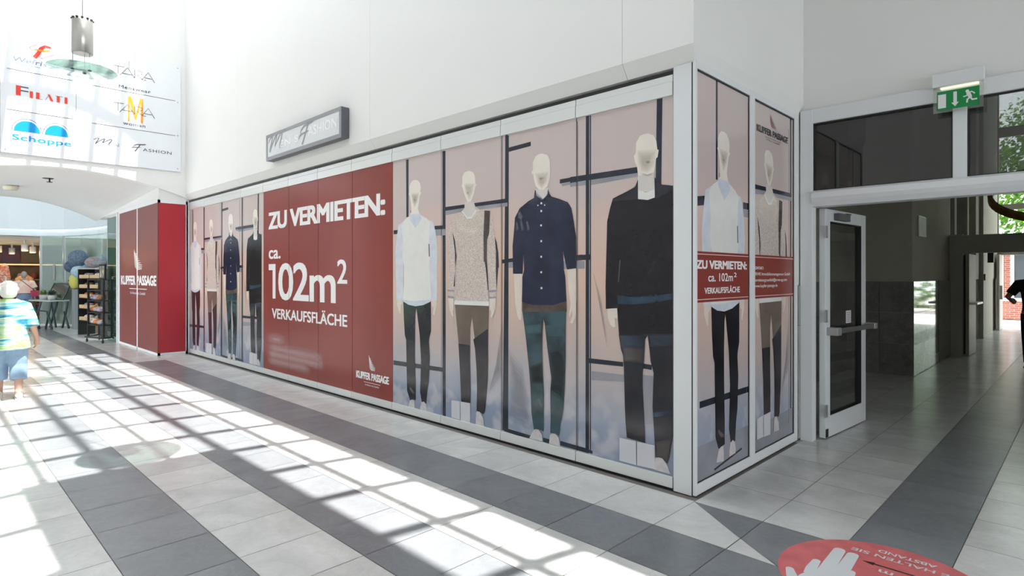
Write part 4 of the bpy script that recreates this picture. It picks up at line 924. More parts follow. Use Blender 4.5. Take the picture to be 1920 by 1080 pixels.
A.stroke([(.080, .106), (.062, .092), (.060, .066)], .0125, wm, 1); A.stroke([(.082, .106), (.094, .085), (.125, .086)], .0125, wm, 1)
A.build('pictogram', lambda u, v, h: Vector((u, -.1235 - h, v)), ex, eps=.0006)

# floor sticker
fs = thing('floor_sticker', 'round red floor sticker with white hand and distance reminder', 'sticker', (-.78, 3.54, 0))
A = Art(); fr_ = mat('sticker_red', (.62, .15, .155), .35, noise=.10, nscale=9); fw = mat('sticker_white', (.66, .68, .70), .4); fb = mat('sticker_brown', (.07, .03, .035), .4)
A.disc(0, 0, .5, .5, fr_, 0, n=64)
def pix(l): return [(-(a), -(b)) for a, b in l]
A.stroke([(-.25, -.16), (-.262, .05), (-.272, .235)], [.075, .070, .062], fw, 2)
A.stroke([(-.185, -.16), (-.192, .05), (-.200, .225)], [.075, .068, .060], fw, 2)
A.stroke([(-.30, -.17), (-.318, -.10), (-.325, .005)], [.07, .055, .042], fw, 2)
A.stroke([(-.13, -.18), (-.145, -.08), (-.150, .0)], [.07, .055, .044], fw, 2)
A.stroke([(-.27, -.33), (-.36, -.27), (-.40, -.19)], [.09, .06, .040], fw, 2)
A.disc(-.225, -.24, .115, .13, fw, 2)
for x_, y_, r_ in ((-.272, .235, .031), (-.200, .225, .030), (-.325, .005, .021), (-.150, .0, .022), (-.40, -.19, .02)): A.disc(x_, y_, r_, r_, fw, 2, n=16)
T_ = Art()
T_.text('BITTE HALTEN SIE', -.22, .40, -.38, .04, fw, 2, bold=.03)
T_.text('ABSTAND', .0, .28, -.455, .04, fw, 2, bold=.03)
T_.text('1,5 m', .02, .22, -.19, .05, fw, 2, bold=.03)
A.add(T_, lambda u: .17 - u, lambda v: -v - .045)
A.stroke([(-.09, .19), (.36, .19)], .015, fb, 2); A.poly([(-.145, .19), (-.085, .168), (-.085, .212)], fb, 2)
A.build('printed_face', lambda u, v, h: Vector((u, v, .0012 + h)), fs, eps=.0004)

# ------------------------------------------------------------------ corridor: inner door frame, door, facade
inn = thing('inner_door_frame', 'dim inner door frame halfway down the corridor with open leaf', 'door frame', (-2.05, 14.5, 0))
io = Vector((2.05, -14.5, 0))
gf = mat('dim_grey_frame', (.42, .41, .37), .5)
part('post', gf, [(-2.04, -1.83, 14.42, 14.55, 0, 2.4)], inn, io, bevel=.004)
part('transom_rail', gf, [(-2.04, 1.9, 14.40, 14.56, 2.03, 2.385)], inn, io, bevel=.006)
lf = part('open_leaf', gf, [(-1.80, -1.745, 14.56, 15.5, .01, 2.02)], inn, io, bevel=.004)
part('leaf_seal', black, [(-1.826, -1.80, 14.50, 14.56, .05, 2.0)], lf, io)
part('push_handle', alu_grey, [(-1.74, -1.62, 14.6, 15.4, 1.02, 1.06)], lf, io, bevel=.004)
part('post', gf, [(1.72, 1.9, 14.42, 14.55, 0, 2.4)], inn, io, bevel=.004)
for i, (x, y, w_) in enumerate(((-2.02, 14.9, .25), (-2.02, 16.6, .22))):
    bm = nb(); bx(bm, x - .3, x, y, y + w_, 2.39, CH)
    struct('trim_%d' % (4 + i), bm, mat('pale_pilaster', (.42, .42, .41), .8), ('nearer' if i == 0 else 'farther') + ' pale pilaster above the inner door', 'trim')
bm = nb(); bx(bm, -2.06, -1.98, 18.9, 19.05, 0, CH)
struct('trim_6', bm, MATS['pale_pilaster'], 'pale edge strip beside the exit doors', 'trim')
wn = thing('wall_notice', 'small framed white notice on the dim corridor wall', 'notice', (-2.05, 11.8, 2.41))
part('notice_frame', alu_grey, [(0, .02, -.3, .3, -.17, .17)], wn); part('notice_sheet', mat('notice_paper', (.9, .92, .9), .5, noise=.15, nscale=14), [(.02, .023, -.27, .27, -.15, .15)], wn)
al = thing('fire_alarm_button', 'small red call point beside the exit doors', 'alarm', (-1.97, 18.97, 1.55)); part('housing', mat('alarm_red', (.25, .01, .01), .4), [(0, .03, -.06, .06, -.08, .08)], al)
dr = thing('wall_loudspeaker', 'small black box high on the pale strip by the exit doors', 'speaker', (-1.93, 19.3, 2.05)); part('housing', black, [(0, .12, -.1, .1, -.13, .13)], dr)
fac = thing('exit_facade', 'glazed exit facade at the end of the corridor', 'facade', (-2.3, 22.9, 0))
fo = Vector((2.3, -22.9, 0))
part('post', gf, [(-2.35, -2.03, 22.85, 22.98, 0, CH)], fac, fo)
part('door_head', gf, [(-2.35, 1.9, 22.85, 22.98, 2.2, 2.5)], fac, fo)
part('rail', gf, [(-2.35, 1.9, 22.87, 22.96, 3.55, 3.72)], fac, fo); part('rail', gf, [(-2.35, 1.9, 22.87, 22.96, 5.73, 6.02)], fac, fo)
for x in (-.85, .35, 1.55): part('mullion', gf, [(x, x + .1, 22.86, 22.97, 0 if x > 0 else 2.5, CH)], fac, fo)
lf = part('open_door', gf, [(-1.99, -1.94, 22.0, 22.85, .01, 2.2)], fac, fo); part('door_handle', alu_grey, [(-1.94, -1.88, 22.1, 22.14, .9, 1.3)], lf, fo)
part('facade_glass', glass('facade_glass', tint=(.85, .88, .86)), [(-2.03, 1.9, 22.9, 22.906, 2.5, CH)], fac, fo)

# outside
bm = nb(); bx(bm, -12, 12, 23.2, 60, -.25, -.02)
struct('ground_outside', bm, mat('pale_paving', (.46, .43, .40), .8, noise=.08, nscale=3), 'pale paving outside the exit', 'ground')
def brick_mat():
    m = bpy.data.materials.new('red_brick'); m.use_nodes = True; nt = m.node_tree; b = nt.nodes['Principled BSDF']
    g = nt.nodes.new('ShaderNodeNewGeometry'); sp = nt.nodes.new('ShaderNodeSeparateXYZ'); cb = nt.nodes.new('ShaderNodeCombineXYZ')
    nt.links.new(g.outputs['Position'], sp.inputs[0]); nt.links.new(sp.outputs['X'], cb.inputs[0]); nt.links.new(sp.outputs['Z'], cb.inputs[1])
    t = nt.nodes.new('ShaderNodeTexBrick'); nt.links.new(cb.outputs[0], t.inputs[0]); t.inputs['Scale'].default_value = 1
    t.inputs['Brick Width'].default_value = .24; t.inputs['Row Height'].default_value = .075; t.inputs['Mortar Size'].default_value = .008
    t.inputs['Color1'].default_value = (.36, .12, .08, 1); t.inputs['Color2'].default_value = (.25, .08, .055, 1); t.inputs['Mortar'].default_value = (.35, .3, .27, 1)
    nt.links.new(t.outputs[0], b.inputs['Base Color']); b.inputs['Roughness'].default_value = .85
    return m
bk = brick_mat()
ho = thing('brick_house', 'red brick house with white window opposite the exit', 'building', (-2, 27.8, 0))
hh = Vector((2, -27.8, 0))
part('wall', bk, [(-9, -.4, 27.8, 28.6, 0, 2.9), (-9, -2.62, 27.8, 28.6, 2.9, 8)], ho, hh)
wf = part('window_frame', alu, [(-2.44, -2.34, 27.72, 27.8, .72, 2.4), (-2.14, -2.04, 27.72, 27.8, .72, 2.4), (-2.44, -1.5, 27.72, 27.8, .66, .78), (-2.44, -1.5, 27.72, 27.8, 2.36, 2.46), (-1.56, -1.46, 27.72, 27.8, .72, 2.4)], ho, hh)
part('window_pane', mat('dark_window', (.06, .07, .08), .1), [(-2.04, -1.56, 27.76, 27.79, .78, 2.36)], wf, hh)
part('upper_window', alu, [(-2.80, -2.66, 27.7, 27.79, 3.4, 4.2)], ho, hh)
# tree: trunk, boughs and leaf clusters
tr = thing('leafy_tree', 'bright green leafy tree seen through the exit glass', 'tree', (.6, 31.5, 0))
bm = nb(); tube(bm, [(0, 0, 0), (.05, .1, 2), (-.05, .2, 4), (.1, .1, 6.5)], [.22, .18, .14, .06], 10); tube(bm, [(0, .1, 2.6), (-1.2, .2, 4.2), (-2.2, .2, 5.6)], [.1, .07, .03], 8); tube(bm, [(0, .1, 3), (1.3, .2, 4.6), (2.2, 0, 6)], [.1, .07, .03], 8)
obj('trunk', bm, mat('bark', (.10, .075, .055), .9, noise=.3, nscale=12), tr)
bm = nb(); rng = random.Random(3)
for k in range(15000):
    a = rng.random() * 2 * PI; ph = math.acos(2 * rng.random() - 1); rr_ = rng.random() ** .4
    c = Vector((math.cos(a) * math.sin(ph) * 4.3 * rr_, math.sin(a) * math.sin(ph) * 2.2 * rr_, 6.2 + math.cos(ph) * 3.5 * rr_))
    n_ = Vector((rng.gauss(0, 1), rng.gauss(0, 1), rng.gauss(0, 1))).normalized(); u_ = n_.orthogonal().normalized(); v_ = n_.cross(u_); s_ = rng.uniform(.05, .13)
    f = bm.faces.new([bm.verts.new(c + u_ * s_), bm.verts.new(c + v_ * s_ * .5), bm.verts.new(c - u_ * s_), bm.verts.new(c - v_ * s_ * .5)])
def leaf_mat():
    m = bpy.data.materials.new('green_leaves'); m.use_nodes = True; nt = m.node_tree; b = nt.nodes['Principled BSDF']
    g = nt.nodes.new('ShaderNodeNewGeometry'); r = nt.nodes.new('ShaderNodeValToRGB'); nt.links.new(g.outputs['Random Per Island'], r.inputs[0])
    r.color_ramp.elements[0].color = (.03, .12, .01, 1); r.color_ramp.elements[1].color = (.20, .42, .04, 1); nt.links.new(r.outputs[0], b.inputs['Base Color'])
    b.inputs['Roughness'].default_value = .5
    t = nt.nodes.new('ShaderNodeBsdfTranslucent'); nt.links.new(r.outputs[0], t.inputs[0]); mx = nt.nodes.new('ShaderNodeMixShader'); mx.inputs[0].default_value = .45
    nt.links.new(b.outputs[0], mx.inputs[1]); nt.links.new(t.outputs[0], mx.inputs[2]); nt.links.new(mx.outputs[0], nt.nodes['Material Output'].inputs[0])
    return m
o = obj('foliage', bm, leaf_mat(), tr, fix=False)
bm = nb(); rng = random.Random(5)
# hedge of conifers behind
for k in range(9000):
    c = Vector((rng.uniform(-3.5, 6), rng.uniform(0, 1.2), rng.uniform(0, 7.5)))
    n_ = Vector((rng.gauss(0, 1), rng.gauss(0, 1), rng.gauss(0, 1))).normalized(); u_ = n_.orthogonal().normalized(); v_ = n_.cross(u_); s_ = rng.uniform(.08, .2)
    bm.faces.new([bm.verts.new(c + u_ * s_), bm.verts.new(c + v_ * s_ * .5), bm.verts.new(c - u_ * s_), bm.verts.new(c - v_ * s_ * .5)])
hd = obj('tall_hedge', bm, o.data.materials[0], loc=(0, 35, 0), fix=False); tag(hd, 'tall green hedge behind the leafy tree', 'hedge')

# hanging brown ring light in the corridor
rg = thing('ring_pendant', 'brown curved ring light hanging in the corridor', 'lamp', (-.25, 12.0, 2.82))
bm = nb(); M_ = Matrix.Rotation(math.radians(32), 3, 'X')
outer = []
for k in range(48):
    a = 2 * PI * k / 48
    p = M_ @ Vector((.95 * math.cos(a), .95 * math.sin(a), 0)); q = M_ @ Vector((.95 * math.cos(a), .95 * math.sin(a), .11)); p2 = M_ @ Vector((.89 * math.cos(a), .89 * math.sin(a), 0)); q2 = M_ @ Vector((.89 * math.cos(a), .89 * math.sin(a), .11))
    outer.append([bm.verts.new(x) for x in (p, q, q2, p2)])
for k in range(48):
    A_, B_ = outer[k], outer[(k + 1) % 48]
    for j in range(4): bm.faces.new((A_[j], A_[(j + 1) % 4], B_[(j + 1) % 4], B_[j]))
obj('ring', bm, mat('brown_copper', (.20, .09, .02), .4, metal=.3, noise=.2, nscale=20), rg)
bm = nb(); tube(bm, [(-.42, 0, .3), (-.42, 0, 4.2)], .006, 6); tube(bm, [(.5, 0, .3), (.5, 0, 4.2)], .006, 6); obj('suspension_cable', bm, alu_grey, rg)
bm = nb(); lathe(bm, [(.0, .0), (.30, .02), (.31, .05), (0, .06)], (0, 0, .75)); lathe(bm, [(0, 0), (.09, 0), (.10, .05), (0, .07)], (0, 0, 1.0)); tube(bm, [(0, 0, .8), (0, 0, 4.2)], .01, 6)
obj('reflector_disc', bm, mat('pale_metal', (.6, .58, .54), .4), rg)

# ------------------------------------------------------------------ pendant lamps of the passage
disc_m = glass('frosted_green_glass', tint=(.74, .90, .85), body=.6, bcol=(.62, .78, .73))
_nt = disc_m.node_tree; _tl = _nt.nodes.new('ShaderNodeBsdfTranslucent'); _tl.inputs[0].default_value = (.15, .195, .18, 1)
for _n in _nt.nodes:
    if _n.type == 'MIX_SHADER' and _n.inputs[2].links and _n.inputs[2].links[0].from_node.type == 'BSDF_DIFFUSE': _nt.links.new(_tl.outputs[0], _n.inputs[2]); break
def pendant(loc, label):
    t = thing('pendant_lamp', label, 'lamp', loc, 0.35, 'pendant lamps of the passage')
    bm = nb(); lathe(bm, [(0, -.006), (.40, -.006), (.405, 0), (.40, .006), (0, .006)], (0, 0, 0), 48); obj('glass_disc', bm, disc_m, t)
    bm = nb(); lathe(bm, [(.117, .22), (.124, .225), (.124, .66), (.118, .68), (.113, .68), (.113, .24)], (0, 0, 0), 36)
    cyl = obj('lamp_cylinder', bm, mat('satin_steel', (.55, .54, .51), .28, metal=.85), t)
    bm = nb(); lathe(bm, [(0, .25), (.108, .25), (.108, .28), (0, .30)], (0, 0, 0), 24); obj('reflector', bm, mat('reflector_white', (.8, .8, .78), .3), cyl)
    bm = nb()
    for k in range(12):
        a = 2 * PI * k / 12; bx(bm, .118 * math.cos(a) - .012, .118 * math.cos(a) + .012, .118 * math.sin(a) - .012, .118 * math.sin(a) + .012, .68, .70)
    obj('vent_crown', bm, dark_steel, cyl)
    for a in (.3, 2.4, 4.5):
        bm = nb(); x, y = .112 * math.cos(a), .112 * math.sin(a); tube(bm, [(x, y, -.012), (x, y, .28)], .003, 6); lathe(bm, [(0, -.018), (.022, -.018), (.022, -.008), (0, -.008)], (x, y, 0), 10); obj('disc_rod', bm, dark_steel, t)
    bm = nb(); tube(bm, [(0, 0, .62), (0, 0, ROOF + .2 - loc[2])], .004, 6); obj('suspension_cable', bm, dark_steel, t)
    return t
p1 = pendant((-9.90, 1.62, 4.42), 'steel cylinder pendant lamp with glass disc in front of the sign board')
p2 = dup(p1, (-4.62, 1.71, 4.40), 'nearer pendant lamp overhead, casting the disc shadow on the floor')

# vault details: downlights, smoke detector, sprinklers
for i, (x, y, l) in enumerate(((-15.6, 3.0, 'right-hand oblong ceiling spotlight near the white wall edge'), (-16.9, 2.85, 'left-hand oblong ceiling spotlight farther back in the vault'))):
    t = thing('ceiling_spotlight', l, 'lamp', (x, y, arch_z(y) - .004), .0, 'spotlights in the vault')
    bm = nb(); lathe(bm, [(.0, 0), (.12, 0), (.12, -.008), (0, -.008)], (0, 0, 0)); obj('trim_ring', bm, alu, t)
    bm = nb(); lathe(bm, [(.0, -.009), (.09, -.009), (.09, -.013), (0, -.013)], (0, 0, 0)); obj('lens', bm, mat('spot_glow', (1, 1, .95), .4, emit=(1, .97, .88), es=3), t)
t = thing('smoke_detector', 'cream smoke detector on the vaulted ceiling', 'detector', (-16.6, 1.45, arch_z(1.45)))
bm = nb(); lathe(bm, [(0, 0), (.14, 0), (.14, -.04), (.11, -.09), (0, -.09)]); obj('housing', bm, mat('cream_plastic', (.66, .62, .5), .5), t)
for x, y, l in ((-14.9, 1.9, 'sprinkler head on the vault nearest the wall edge'), (-17.6, 1.15, 'sprinkler head deeper in the vault')):
    t = thing('sprinkler_head', l, 'sprinkler', (x, y, arch_z(y)), 0, 'sprinklers in the vault')
    bm = nb(); tube(bm, [(0, 0, 0), (0, 0, -.07)], .014, 8); obj('stem', bm, dark_steel, t)
    bm = nb(); lathe(bm, [(0, -.07), (.05, -.07), (.05, -.078), (0, -.078)]); obj('deflector', bm, dark_steel, t)
    if x > -15:
        bm = nb(); lathe(bm, [(0, 0), (.12, 0), (.12, -.006), (0, -.006)]); obj('rosette', bm, dark_steel, t)

# ------------------------------------------------------------------ rotunda beyond the vault
arc = [(-23.6, -3.2), (-23.6, 1.2), (-23.5, 2.0), (-23.25, 2.75), (-22.7, 3.25), (-22.0, 3.55), (-21.0, 3.78), (-20.0, 3.88), (-19.15, 3.9)]
bm = nb()
for (a, b), (c, d) in zip(arc, arc[1:]):
    quad(bm, [(a, b, 3.0), (c, d, 3.0), (c, d, 7), (a, b, 7)])
    quad(bm, [(a, b, 2.82), (c, d, 2.82), (c * 1.0 - .04, d + .04, 3.0), (a - .04, b + .04, 3.0)])
struct('wall_rotunda', bm, mat('pale_blue_white', (.66, .73, .76), .6), 'pale curved wall above the far shop front', 'wall', fix=False)
bm = nb(); bx(bm, -30, -19.1, -3.4, 6, 7, 7.2)
bm.free(); bm = nb()
bx(bm, -30, -22.4, -3.4, 6, 7, 7.2); bx(bm, -19.6, -13.45, -3.4, 6, 7, 7.2); bx(bm, -22.4, -19.6, 3.0, 6, 7, 7.2); bx(bm, -22.4, -19.6, -3.4, .0, 7, 7.2)  # unseen slabs added to reduce the light falling into the rotunda
struct('ceiling_6', bm, ceil_m, 'unseen white ceiling added over the rotunda to cut its light', 'ceiling')
milk = bpy.data.materials.new('milky_diffuser_pane'); milk.use_nodes = True; _n = milk.node_tree; _t = _n.nodes.new('ShaderNodeBsdfTranslucent'); _t.inputs[0].default_value = (.07, .078, .08, 1); _n.links.new(_t.outputs[0], _n.nodes['Material Output'].inputs[0])
bm = nb(); quad(bm, [(-22.4, 0, 7.1), (-19.6, 0, 7.1), (-19.6, 3, 7.1), (-22.4, 3, 7.1)])  # unseen pane added to soften the daylight on the curved wall
struct('window_diffuser', bm, milk, 'unseen milky pane added over the rotunda to diffuse daylight', 'window', fix=False)
bm = nb(); bx(bm, -36, -19.1, -3.4, -3.2, 0, 7)
struct('wall_rotunda_side', bm, white_wall, 'white wall on the near side of the rotunda', 'wall')
bm = nb()
for (a, b), (c, d) in zip(arc[2:], arc[3:]):
    quad(bm, [(a, b, 2.82), (c, d, 2.82), (c, d + .35, 2.82), (a - .35, b + .1, 2.82)])
struct('trim_7', bm, ceil_m, 'narrow lintel over the curved shop glass', 'trim', fix=False)
gl2 = glass('greenish_shop_glass', tint=(.66, .82, .78), refl=1.3, body=.42, bcol=(.52, .68, .64))
sg = thing('curved_shop_window', 'curved greenish glass wall of the far shop', 'window', (-23.25, 2.75, 0))
so = Vector((23.25, -2.75, 0))
for (a, b), (c, d) in list(zip(arc, arc[1:]))[3:]:
    bm = nb(); quad(bm, [(a + so.x, b + so.y, .10), (c + so.x, d + so.y, .10), (c + so.x, d + so.y, 2.82), (a + so.x, b + so.y, 2.82)]); obj('glass_pane', bm, gl2, sg, fix=False)
bm = nb()
for (a, b), (c, d) in list(zip(arc, arc[1:]))[3:]: tube(bm, [(a + so.x, b + so.y, .05), (c + so.x, d + so.y, .05)], .05, 6)
obj('sill_rail', bm, alu, sg)
for i in (3, 4): 
    a, b = arc[i]; part('upright', alu_grey, [(a - .03, a + .03, b - .03, b + .03, .0, 2.82)], sg, so)
part('pull_handle', alu_grey, [(-22.92, -22.88, 3.0, 3.05, 1.45, 1.95)], sg, so)
# shop door jambs right of the glass
bm = nb(); bx(bm, -19.15, -18.9, 3.8, 4.1, 0, 3.1); bx(bm, -18.45, -18.3, 3.55, 3.9, 0, 3.1)
struct('trim_8', bm, mat('grey_jamb', (.34, .36, .38), .5), 'grey jambs between the far shop glass and the red pillar', 'trim')
gp = thing('green_edge_glass', 'upright green edged glass panel left of the red pillar', 'glass panel', (-16.5, 3.30, 0))
part('pane', glass('dark_green_glass', tint=(.35, .55, .47), body=.35, bcol=(.08, .16, .13)), [(-.9, .08, .06, .075, .0, 3.0)], gp)
part('edge_trim', alu, [(.08, .13, .04, .09, .0, 3.08)], gp)
# interior of the far shop
bm = nb()
bx(bm, -30.2, -30, -3.2, 6, 0, 3.0)
struct('wall_far_shop', bm, mat('warm_wood_wall', (.19, .13, .085), .7, noise=.2, nscale=3), 'warm brown back wall of the far shop', 'wall')
bm = nb(); bx(bm, -30.2, -19, 4.9, 5.1, 0, 3.0); struct('wall_far_shop_side', bm, mat('pale_green_wall', (.45, .52, .5), .7), 'pale side wall of the far shop', 'wall')
bm = nb(); bx(bm, -30.2, -23.65, -3.2, 5, 2.82, 3.0)
for k in range(6): bx(bm, -24.0 - k * .9, -23.9 - k * .9, -3.2, 4.5, 2.72, 2.82)
struct('ceiling_5', bm, mat('warm_white_ceiling', (.62, .58, .50), .7), 'slatted white ceiling of the far shop', 'ceiling')
for i, (x, y) in enumerate(((-24.6, 1.6), (-24.6, 2.5), (-26.5, 2.0), (-26.4, 2.9), (-28.2, 2.5))):
    t = thing('track_spotlight', ['cylindrical shop spotlight at the far left of the ceiling', 'large cylindrical shop spotlight nearest the glass door', 'middle shop spotlight in the second row', 'shop spotlight half hidden by the glass door', 'rearmost shop spotlight above the posters'][i], 'lamp', (x, y, 2.70), 0, 'track spotlights in the far shop')
    bm = nb(); tube(bm, [(0, 0, .119), (0, 0, -.10)], .03, 8); obj('bracket', bm, alu, t)
    bm = nb(); lathe(bm, [(.085, -.10), (.09, -.10), (.09, -.32), (.085, -.32)], (0, 0, 0), 16); hd_ = obj('lamp_head', bm, alu, t)
    bm = nb(); lathe(bm, [(0, -.30), (.08, -.30), (.08, -.31), (0, -.31)], (0, 0, 0), 12); obj('lens', bm, mat('shop_lamp_glow', (1, .85, .6), .4, emit=(1, .80, .52), es=4), hd_)
    ld = bpy.data.lights.new('shop_spot', 'POINT'); ld.energy = 11; ld.color = (1, .72, .42); ld.shadow_soft_size = .08
    lo = bpy.data.objects.new('shop_spot', ld); COL.objects.link(lo); lo.parent = t; lo.location = (0, 0, -.40)
sh = thing('wall_shelf', 'wooden wall shelf with glowing strip under posters in the far shop', 'shelf', (-29.6, 2.6, 0))
part('shelf_board', mat('light_wood', (.34, .22, .12), .6), [(-.3, .1, -3, 2.2, 1.98, 2.05), (-.3, .1, -3, 2.2, 1.40, 1.44), (-.3, .1, -3, 2.2, .95, .99), (-.3, .1, -3, 2.2, .45, .49)], sh)
part('light_strip', mat('strip_glow', (1, .7, .35), .5, emit=(1, .62, .28), es=1.0), [(.10, .12, -3, 2.2, 1.99, 2.03)], sh)
part('upright', mat('beige_post', (.55, .45, .3), .6), [(-.1, .14, -.45, -.37, 0, 2.75)], sh)
pcol = [(.30, .05, .05), (.08, .08, .18), (.35, .12, .08), (.05, .06, .16), (.45, .38, .36)]
for i in range(5):
    o = part('wall_poster', mat('shop_poster_%s' % 'abcde'[i], pcol[i], .5, col2=(pcol[i][2], pcol[i][0] * .6, pcol[i][1]), nscale=6 + i), [(-29.98, -29.94, 1.7 + i * .62, 2.28 + i * .62, 2.1, 2.72)], None)
    tag(o, ['dark red shop poster, leftmost above the far shelf', 'navy shop poster, second from left above the far shelf', 'rust coloured shop poster in the middle above the far shelf', 'dark blue shop poster fourth above the far shelf', 'pale grey shop poster at the right end of the far shelf'][i], 'poster', 'posters above the far shelf')
cols = [(.5, .3, .12), (.6, .55, .5), (.35, .08, .06), (.1, .1, .12), (.7, .5, .3), (.25, .2, .16)]
names = ['tan', 'cream', 'dark red', 'black', 'sand coloured', 'brown']
rng = random.Random(11)
for j, z in enumerate((1.44, .99, .49)):
    for i in range(6):
        y = 2.45 + i * .42; hgt = rng.uniform(.14, .3)
        bm = nb(); lathe(bm, [(0, 0), (.08, 0), (.10, hgt * .4), (.07, hgt * .8), (.045, hgt), (0, hgt)], (0, 0, 0), 12)
        c = (i + 2 * j) % 6
        o = obj('display_vase', bm, mat('ware_' + names[c].replace(' ', '_'), cols[c], .5), loc=(-29.62 - .02 * i, y, z + .002))
        tag(o, '%s vase on the %s board of the far shop shelf, %s from its post' % (names[c], ['upper', 'middle', 'lower'][j], ['first', 'second', 'third', 'fourth', 'fifth', 'sixth'][i]), 'vase', 'ware on the far shop shelf')
tb = thing('display_table', 'dark display table behind the mannequin in the far shop', 'table', (-26.8, 3.0, 0))
dk = mat('dark_brown_wood', (.05, .03, .02), .6)
part('table_top', dk, [(-.5, .5, -.7, .7, .80, .85)], tb)
for sx in (-.42, .42):
    for sy in (-.62, .62): part('leg', dk, [(sx - .03, sx + .03, sy - .03, sy + .03, 0, .80)], tb)
for i, (yy, c, nme) in enumerate(((-.45, (.5, .1, .1), 'red'), (-.1, (.55, .5, .42), 'beige'), (.3, (.12, .12, .14), 'black'))):
    bm = nb(); bx(bm, -.16, .16, -.13, .13, 0, .11); o = obj('folded_garment', bm, mat('cloth_' + nme, c, .9), loc=(-26.6, 3.0 + yy, .852), bevel=.03)
    tag(o, '%s folded garment on the dark display table' % nme, 'garment', 'folded garments')
rk = thing('clothes_rail', 'pale clothes rail with brown garment at the left edge of the far shop', 'rack', (-23.9, 1.72, 0))
bm = nb(); tube(bm, [(0, -.35, 0), (0, -.35, 1.55), (0, .25, 1.55), (0, .25, 0)], .03, 8); tube(bm, [(0, -.35, 1.15), (0, .25, 1.15)], .02, 8); obj('rail_frame', bm, mat('pale_wood', (.62, .52, .42), .6), rk)
bm = nb(); ell(bm, (0, -.05, 1.34), (.05, .16, .17)); obj('leather_bag', bm, mat('tan_leather', (.42, .20, .09), .6), None, loc=(-23.82, 1.72, 0)); tag(bpy.data.objects['leather_bag'], 'round tan leather bag hanging on the pale clothes rail', 'bag')
bm = nb(); tube(bm, [(0, 0, 1.0), (0, 0, 1.2), (0, 0, 1.5), (0, 0, 1.62)], [(.10, .15), (.12, .20), (.11, .24), (.03, .08)], 14)
oj = obj('orange_jacket', bm, mat('orange_cloth', (.60, .30, .12), .9, noise=.25, nscale=9), loc=(-25.2, 2.55, 0)); tag(oj, 'orange jacket on a stand behind the mannequin', 'jacket')
bm = nb(); tube(bm, [(0, 0, 0.02), (0, 0, 1.62)], .02, 8); lathe(bm, [(0, 0), (.2, 0), (.2, .02), (0, .02)]); obj('garment_stand', bm, dark_steel, oj)
bm = nb(); tube(bm, [(0, 0, 1.2), (0, 0, 1.5), (0, 0, 1.9), (0, 0, 2.0)], [(.05, .10), (.08, .18), (.05, .12), (.02, .04)], 10)
tag(obj('red_patterned_scarf', bm, mat('scarf', (.6, .12, .08), .9, col2=(.8, .6, .5), nscale=16), loc=(-26.5, 2.15, 0)), 'red and cream patterned scarf hanging at the left edge', 'scarf')
# ------------------------------------------------------------------ shop display left of the red pillar
# tray rack on castors
rr = thing('tray_rack', 'black tray rack on castors beside the red pillar', 'rack', (-16.52, 3.10, 0), math.radians(5))
fr = mat('rack_black', (.018, .02, .02), .4)
bm = nb()
tube(bm, [(0, 0, .12), (-.75, -.15, .12), (-1.1, .2, .12), (-.1, .22, .12), (0, 0, .12)], .022, 6)
obj('base_frame', bm, fr, rr)
for x, y in ((-.02, .0), (-.72, -.13), (-1.0, .2)):
    bm = nb(); tube(bm, [(x, y - .015, .04), (x, y + .015, .04)], .04, 12); tube(bm, [(x, y, .06), (x, y, .12)], .012, 6); obj('castor', bm, fr, rr)
for x, y in ((-.02, .02), (-.72, -.10), (-1.02, .2), (-.1, .2)):
    bm = nb(); bx(bm, x - .02, x + .02, y - .02, y + .02, .12, 1.5); obj('upright', bm, fr, rr)
for k, z in enumerate((.40, .70, .98, 1.22, 1.48)):
    bm = nb(); prism(bm, [(-.02, .0), (-.72, -.13), (-1.04, .2), (-.1, .22)], 'z', z, z + .02); obj('tray', bm, fr, rr)
rng = random.Random(21)
slip = [('grey', (.30, .28, .29)), ('white', (.60, .58, .55)), ('mauve', (.34, .26, .28)), ('orange', (.50, .16, .05)), ('brown', (.22, .11, .06))]
Mr = Matrix.Translation((-16.52, 3.10, 0)) @ Matrix.Rotation(math.radians(5), 4, 'Z')
pos = ['left', 'middle', 'right']
for k, z in enumerate((.42, .72, 1.0)):
    for j in range(3):
        nme, c = slip[(k * 2 + j * 3) % 5]
        p = Mr @ Vector((-.22 - j * .27, .03, z + .002))
        bm = nb(); ell(bm, (0, 0, .06), (.13, .10, .06), 14, 8); ell(bm, (.06, .02, .10), (.06, .07, .04), 12, 7)
        o = obj('felt_slipper', bm, mat('felt_' + nme, c, .95, noise=.35, nscale=40), loc=p)
        tag(o, '%s felt slipper at the %s of the %s rack tray' % (nme, ['right', 'middle', 'left'][j], ['lowest', 'second', 'third'][k]), 'slipper', 'slippers on the black tray rack')
